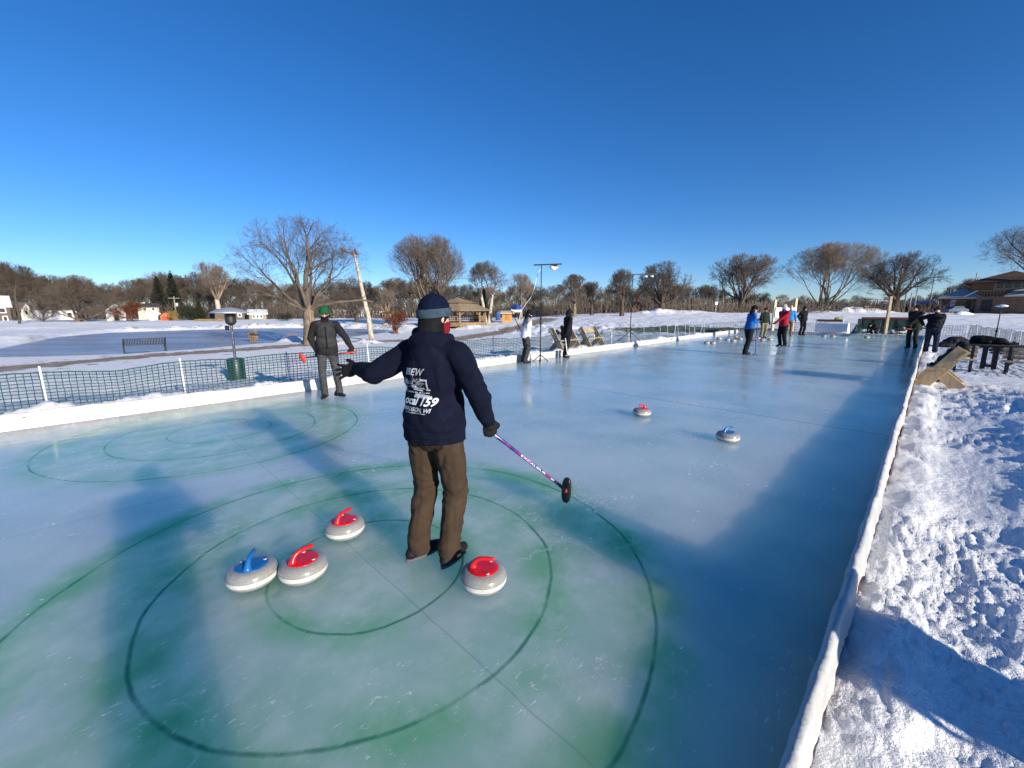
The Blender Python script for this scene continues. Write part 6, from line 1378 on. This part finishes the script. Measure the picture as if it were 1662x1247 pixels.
# gazebo
b = pt(743, 524, 57); s = 57 / FOC; R = 4.1
o = thing('gazebo', 'wooden gazebo with a two tier shingled roof left of the birch', 'gazebo', b, 0.2); GW = M('gazebo timber', (0.24, 0.16, 0.085), 0.85, 0.25, 4); GR = shingle('tan shingles', (0.26, 0.20, 0.125)); ze = (524 - 504) * s; zm = (524 - 494) * s; zt = (524 - 486) * s
MB().lathe([(R * 1.12, ze - 0.1), (R * 1.14, ze), (R * 0.62, zm)], 8).build('roof', GR, o); MB().lathe([(R * 0.66, zm + 0.12), (R * 0.60, zm + 0.2), (0.06, zt + 0.15)], 8).build('roof', GR, o); MB().lathe([(R * 0.58, zm - 0.1), (R * 0.58, zm + 0.15)], 8).build('roof_drum', GW, o)
MB().lathe([(R * 0.98, -0.4), (R * 0.98, 0.12)], 8).build('deck', GW, o)
for i in range(8):
    a = 6.283 * i / 8; p = Vector((R * 0.93 * math.cos(a), R * 0.93 * math.sin(a), 0)); a2 = 6.283 * (i + 1) / 8; p2 = Vector((R * 0.93 * math.cos(a2), R * 0.93 * math.sin(a2), 0))
    MB().box(p + Vector((0, 0, ze / 2)), (0.22, 0.22, ze)).build('post', GW, o)
    if i != 6:
        m = MB()
        for z_ in (0.35, 0.9): m.bar(p + Vector((0, 0, z_)), p2 + Vector((0, 0, z_)), 0.07, 0.1)
        for j in range(1, 9): q = p.lerp(p2, j / 9); m.box(q + Vector((0, 0, 0.62)), (0.06, 0.06, 0.5))
        m.build('railing', GW, o)
    MB().bar(p + Vector((0, 0, ze - 0.7)), p.lerp(p2, 0.25) + Vector((0, 0, ze - 0.1)), 0.1, 0.1).build('brace', GW, o); MB().bar(p2 + Vector((0, 0, ze - 0.7)), p2.lerp(p, 0.25) + Vector((0, 0, ze - 0.1)), 0.1, 0.1).build('brace', GW, o)
house('small orange brown wooden shed right of the birch', 815, 831, 519.5, 509, 506.5, 62, M('orange shed boards', (0.50, 0.25, 0.07), 0.7, 0.15, 3), M('pale shed roof', (0.52, 0.46, 0.34), 0.7), 'x', 2.2, [], [(821.5, 511, 827, 519.5, M('shed door', (0.42, 0.20, 0.06), 0.7))], name='shed', cat='shed')
b = pt(808, 520, 61); o = thing('litter_bin', 'blue bin left of the orange brown shed', 'bin', b); MB().lathe([(0.34, 0), (0.40, 1.15), (0.42, 1.2)], 14).build('body', M('blue bin plastic', (0.05, 0.12, 0.30), 0.5), o, True); MB().lathe([(0.43, 1.2), (0.43, 1.28), (0.2, 1.42)], 14).build('lid', M('dark lid', (0.03, 0.05, 0.10), 0.5), o)
b = pt(838, 514.5, 74); s = 74 / FOC; o = thing('play_structure', 'playground tower with a blue roof behind the orange brown shed', 'playground', b); MB().lathe([(1.35, 1.35), (1.3, 1.45), (0.05, 2.3)], 4).build('roof', M('blue play roof', (0.03, 0.06, 0.30), 0.5), o)
for sx in (-0.9, 0.9):
    for sy in (-0.9, 0.9): MB().box((sx, sy, 0.7), (0.14, 0.14, 1.5)).build('post', M('tan play post', (0.35, 0.28, 0.2), 0.7), o)
MB().box((0, 0, 0.75), (1.9, 1.9, 0.12)).build('platform', GW, o); MB().box((0, -0.95, 1.05), (1.7, 0.06, 0.4)).build('panel', TRIM, o)
b = pt(1033, 505, 100); o = thing('play_structure', 'small red playground tower far away left of the broad tree', 'playground', b); REDP = M('faded red panel', (0.42, 0.10, 0.06), 0.6); MB().box((0, 0, 0.6), (3.0, 1.2, 1.2)).build('base', REDP, o); MB().box((0.1, 0, 1.55), (1.7, 1.1, 0.7)).build('tower', REDP, o); MB().add([(-0.85, -0.6, 1.9), (1.05, -0.6, 1.9), (1.05, 0.6, 1.9), (-0.85, 0.6, 1.9), (0.1, 0, 2.6)], [(0, 1, 4), (1, 2, 4), (2, 3, 4), (3, 0, 4)]).build('roof', REDP, o)
# dark hedge and cars along the far street
HEDGE = leafy('dark hedge', (0.010, 0.012, 0.010), (0.028, 0.028, 0.022))
for i, (x0, x1, y0, y1, zc, lab) in enumerate([(1040, 1190, 506, 500, 112, 'long low dark hedge along the far street behind the broad tree'), (1215, 1290, 507, 498, 112, 'dark hedge behind the group of players'), (1288, 1392, 507, 497.5, 118, 'dark hedge behind the wide pale stemmed tree'), (1462, 1520, 507, 499, 104, 'dark hedge left of the brown community building')]):
    A = pt(x0, y0, zc); B = pt(x1, y0, zc); L = (B - A).length; h = (y0 - y1) * zc / FOC; rng = np.random.default_rng(i); n = int(L * 130)
    P = np.stack([rng.uniform(0, L, n), rng.normal(0, 0.35, n), rng.uniform(-0.3, 1, n) ** 1.0 * h * (0.9 + 0.12 * np.sin(rng.uniform(0, 1, n) * 3))], -1)
    o = thing('hedge', lab, 'hedge', A, math.atan2(B.y - A.y, B.x - A.x)); link('foliage', leaf_mesh('foliage', P, 0.26, HEDGE, i), o)
    m = MB(); m.box((L / 2, 0.1, h * 0.38), (L, 0.5, h * 0.9)); m.build('branch_core', HEDGE, o)
b = pt(1404, 505.5, 100); o = thing('litter_bin', 'dark square bin on the snow bank right of the wide pale stemmed tree', 'bin', b); MB().add([(-0.5, -0.4, 0), (0.5, -0.4, 0), (0.5, 0.4, 0), (-0.5, 0.4, 0), (-0.65, -0.5, 1.05), (0.65, -0.5, 1.05), (0.65, 0.5, 1.05), (-0.65, 0.5, 1.05)], [(0, 1, 5, 4), (1, 2, 6, 5), (2, 3, 7, 6), (3, 0, 4, 7), (4, 5, 6, 7)]).build('body', BLACKP, o); MB().box((0, 0, 1.12), (1.1, 0.8, 0.12)).build('lid', M('tan lid', (0.5, 0.4, 0.25), 0.7), o)
# poles and signs
UP = M('grey utility pole', (0.30, 0.26, 0.21), 0.9); LP = M('light grey pole', (0.55, 0.55, 0.54), 0.5)
for px, y0, y1, zc, lab, cross in [(287, 518, 482, 96, 'utility pole with a transformer above the orange garage', 1), (233, 500, 477, 118, 'utility pole with a crossarm above the white two storey house', 2), (1507, 505, 447, 118, 'tall dark utility pole left of the brown community building', 0), (1579, 480, 444, 125, 'dark pole above the roof of the brown community building', 0), (1140, 506, 473, 110, 'thin light pole left of the vase shaped tree', 0), (1172, 506, 470, 112, 'thin light pole beside the vase shaped tree', 0), (1483, 506, 462, 100, 'white flag pole left of a second one, before the blue roofed pavilion', 3), (1475, 506, 476, 100, 'short white pole before the blue roofed pavilion', 3), (1466, 506, 470, 102, 'white pole by the trunk of the dark round headed tree', 3)]:
    b = pt(px, y0, zc); h = (y0 - y1) * zc / FOC; o = thing('utility_pole' if cross < 3 else 'flag_pole', lab, 'pole', b)
    MB().tube([(0, 0, -0.4), (0, 0, h)], [0.15, 0.11], 8).build('mast', LP if cross == 3 else UP, o, True)
    if cross in (1, 2): MB().box((0, 0, h - 0.4), (2.6, 0.12, 0.14)).build('crossarm', UP, o)
    if cross == 1: MB().lathe([(0.25, h - 2.3), (0.25, h - 1.5)], 10, (0.45, 0, 0)).build('transformer', LP, o)
b = pt(1161.5, 507.5, 88); o = thing('street_sign', 'small white square sign on a thin post beyond the hog line', 'sign', b); h = (507.5 - 492) * 88 / FOC; MB().tube([(0, 0, -0.3), (0, 0, h)], 0.05, 6).build('post', LP, o); MB().box((0, -0.08, h - 0.1), (0.5, 0.04, 0.6)).build('panel', WHITEP, o)
for px, y0, y1, zc, lab in [(35, 536, 529, 68, 'thin leaning stake on the far shore at the left'), (187, 531, 514, 72, 'thin grey post on the far shore by the white gabled house'), (284, 526, 520, 74, 'short dark post on the far shore below the orange garage')]:
    b = pt(px, y0, zc); h = (y0 - y1) * zc / FOC; o = thing('marker_post', lab, 'post', b); MB().tube([(0, 0, -0.3), (0.05, 0, h)], 0.05, 6).build('stake', UP, o)
b = pt(573, 521, 70); # playground-like low bench by the far shore
def car(label, px, py, zc, col, yaw=0.0):
    b = pt(px, py, zc); o = thing('parked_car', label, 'car', b, yaw, 'cars parked along the far street')
    pr = [(-2.1, 0.35), (-2.15, 0.75), (-1.5, 0.92), (-0.9, 1.42), (0.7, 1.45), (1.35, 0.98), (2.05, 0.85), (2.15, 0.40)]; m = MB(); n = len(pr)
    V = [(x, -0.85, z) for x, z in pr] + [(x, 0.85, z) for x, z in pr]; m.add(V, [tuple(range(n)), tuple(reversed(range(n, 2 * n)))] + [(i, n + i, n + (i + 1) % n, (i + 1) % n) for i in range(n)]); m.build('body', M('car paint ' + str(col), col, 0.3, 0.03, 2, 0), o)
    MB().add([(-1.35, -0.858, 0.96), (-0.85, -0.858, 1.36), (0.62, -0.858, 1.38), (1.15, -0.858, 0.98)], [(0, 1, 2, 3)]).build('window', WIN, o)
    for x in (-1.35, 1.35):
        for y in (-0.8, 0.8): w_ = MB().lathe([(0.1, -0.1), (0.32, -0.1), (0.32, 0.1), (0.1, 0.1)], 14).build('wheel', BLACKP, o); w_.rotation_euler = (math.pi / 2, 0, 0); w_.location = (x, y, 0.33)
car('pale car parked far away by the thin light poles', 1153, 504.5, 114, (0.5, 0.5, 0.52)); car('white car far away between the vase shaped tree and the players', 1228, 504, 116, (0.7, 0.7, 0.72)); car('dark car far away right of the wide pale stemmed tree', 1383, 504, 124, (0.04, 0.04, 0.05)); car('blue car in front of the brown community building entrance', 1549, 508.5, 89, (0.05, 0.09, 0.16))

# brown community building on the right
zc = 95.0; s = zc / FOC; b0 = pt(1590, 509, zc); b0.z = 1.0
BRK = M('brown brick', (0.17, 0.105, 0.075), 0.9, 0.3, 2, 0.4, 6); CED = siding('cedar siding', (0.30, 0.155, 0.075)); BRR = shingle('brown roof', (0.115, 0.065, 0.04)); TANP = M('tan stucco', (0.42, 0.33, 0.22), 0.8); SNB = M('roof thin snow', (0.46, 0.45, 0.43), 0.8, 0.12, 0.5, 0.2, 3)
def comm(label, px0, px1, ye, yr, wall, roof, ridge, dz, depth, **kw): return None
o = thing('community_building', 'brown brick and cedar community building with a hipped roof at the right edge', 'building', b0, -0.93)
def X_(px): return (px - 1590) * s * 0.66
def Z_(py): return (509 - py) * s
def blk(name, x0, x1, y0, y1, z0, z1, mat): return MB().box(((x0 + x1) / 2, (y0 + y1) / 2, (z0 + z1) / 2), (x1 - x0, y1 - y0, z1 - z0)).build(name, mat, o)
blk('wall', X_(1566), X_(1690), 3, 14, -1, Z_(460), CED); blk('wall', X_(1516), X_(1582), 0, 12, -1, Z_(483.5), BRK); blk('wall', X_(1582.3), X_(1760), -1.5, 2.9, -1, Z_(482), BRK)
def hip(name, x0, x1, y0, y1, z, h, mat, par):
    ap = min((x1 - x0) / 2, (y1 - y0) / 2) * 0.98; ym = (y0 + y1) / 2
    return MB().add([(x0, y0, z), (x1, y0, z), (x1, y1, z), (x0, y1, z), (x0 + ap, ym, z + h), (x1 - ap, ym, z + h), (x0, y0, z - 0.25), (x1, y0, z - 0.25), (x1, y1, z - 0.25), (x0, y1, z - 0.25)], [(0, 1, 5, 4), (1, 2, 5), (2, 3, 4, 5), (3, 0, 4), (6, 7, 1, 0), (7, 8, 2, 1), (8, 9, 3, 2), (9, 6, 0, 3), (9, 8, 7, 6)]).build(name, mat, par)
hip('roof', X_(1552), X_(1700), 1.5, 15.5, Z_(459), (459 - 440) * s, BRR, o); hip('roof', X_(1512), X_(1590), -1.0, 13, Z_(483), (483 - 465) * s, SNB, o)
MB().add([(X_(1626), -2.6, Z_(481)), (X_(1770), -2.6, Z_(481)), (X_(1770), 2.9, Z_(470)), (X_(1640), 2.9, Z_(470)), (X_(1626), -2.6, Z_(483)), (X_(1770), -2.6, Z_(483)), (X_(1770), 2.9, Z_(483)), (X_(1640), 2.9, Z_(483))], [(0, 1, 2, 3), (4, 5, 1, 0), (7, 4, 0, 3), (5, 6, 2, 1)]).build('roof', SNB, o)
blk('fascia', X_(1602), X_(1660), 2.90, 2.985, Z_(471), Z_(458.6), TANP)
for a in (1607.5, 1621, 1634.5, 1648):
    f_ = blk('window', X_(a), X_(a + 8.5), 2.80, 2.88, Z_(468), Z_(460.6), DKDOOR)
    MB().box(((X_(a) + X_(a + 8.5)) / 2, 2.79, (Z_(468) + Z_(460.6)) / 2), (8.5 * s * 0.8, 0.03, 7.4 * s * 0.8)).build('pane', WIN, f_)
blk('door', X_(1536), X_(1545), -0.06, -0.002, Z_(497), Z_(486), M('pale blue door', (0.45, 0.52, 0.60), 0.6)); blk('door', X_(1565), X_(1572), -0.06, -0.002, Z_(505), Z_(487), DKDOOR); blk('door', X_(1591), X_(1609), -1.58, -1.503, Z_(505), Z_(487), DKDOOR)
blk('chimney', X_(1566), X_(1573), 7, 8, Z_(475), Z_(462), M('pale chimney', (0.6, 0.6, 0.6), 0.8)); MB().bar((X_(1560), -1.3, Z_(482)), (X_(1581), -1.3, Z_(472.5)), 0.12, 0.16).build('stair_rail', TRIM, o)
m = MB()
for i in range(9): m.box((X_(1583 + i * 5), -1.4, Z_(477.5)), (0.08, 0.08, Z_(473) - Z_(482)))
m.bar((X_(1582), -1.4, Z_(473)), (X_(1626), -1.4, Z_(473)), 0.08, 0.1); m.build('railing', GW, o)
b = pt(1562, 511, 86); o = thing('snow_heap', 'grey snow heap by the entrance of the community building', 'snow heap', b); voxel(MB().ball((0, 0, 0.1), (1.6, 0.9, 0.6)).ball((0.9, 0, 0.0), (1.2, 0.8, 0.4)), 'snow', SNOW, o, 0.12, wrinkle=0.1)
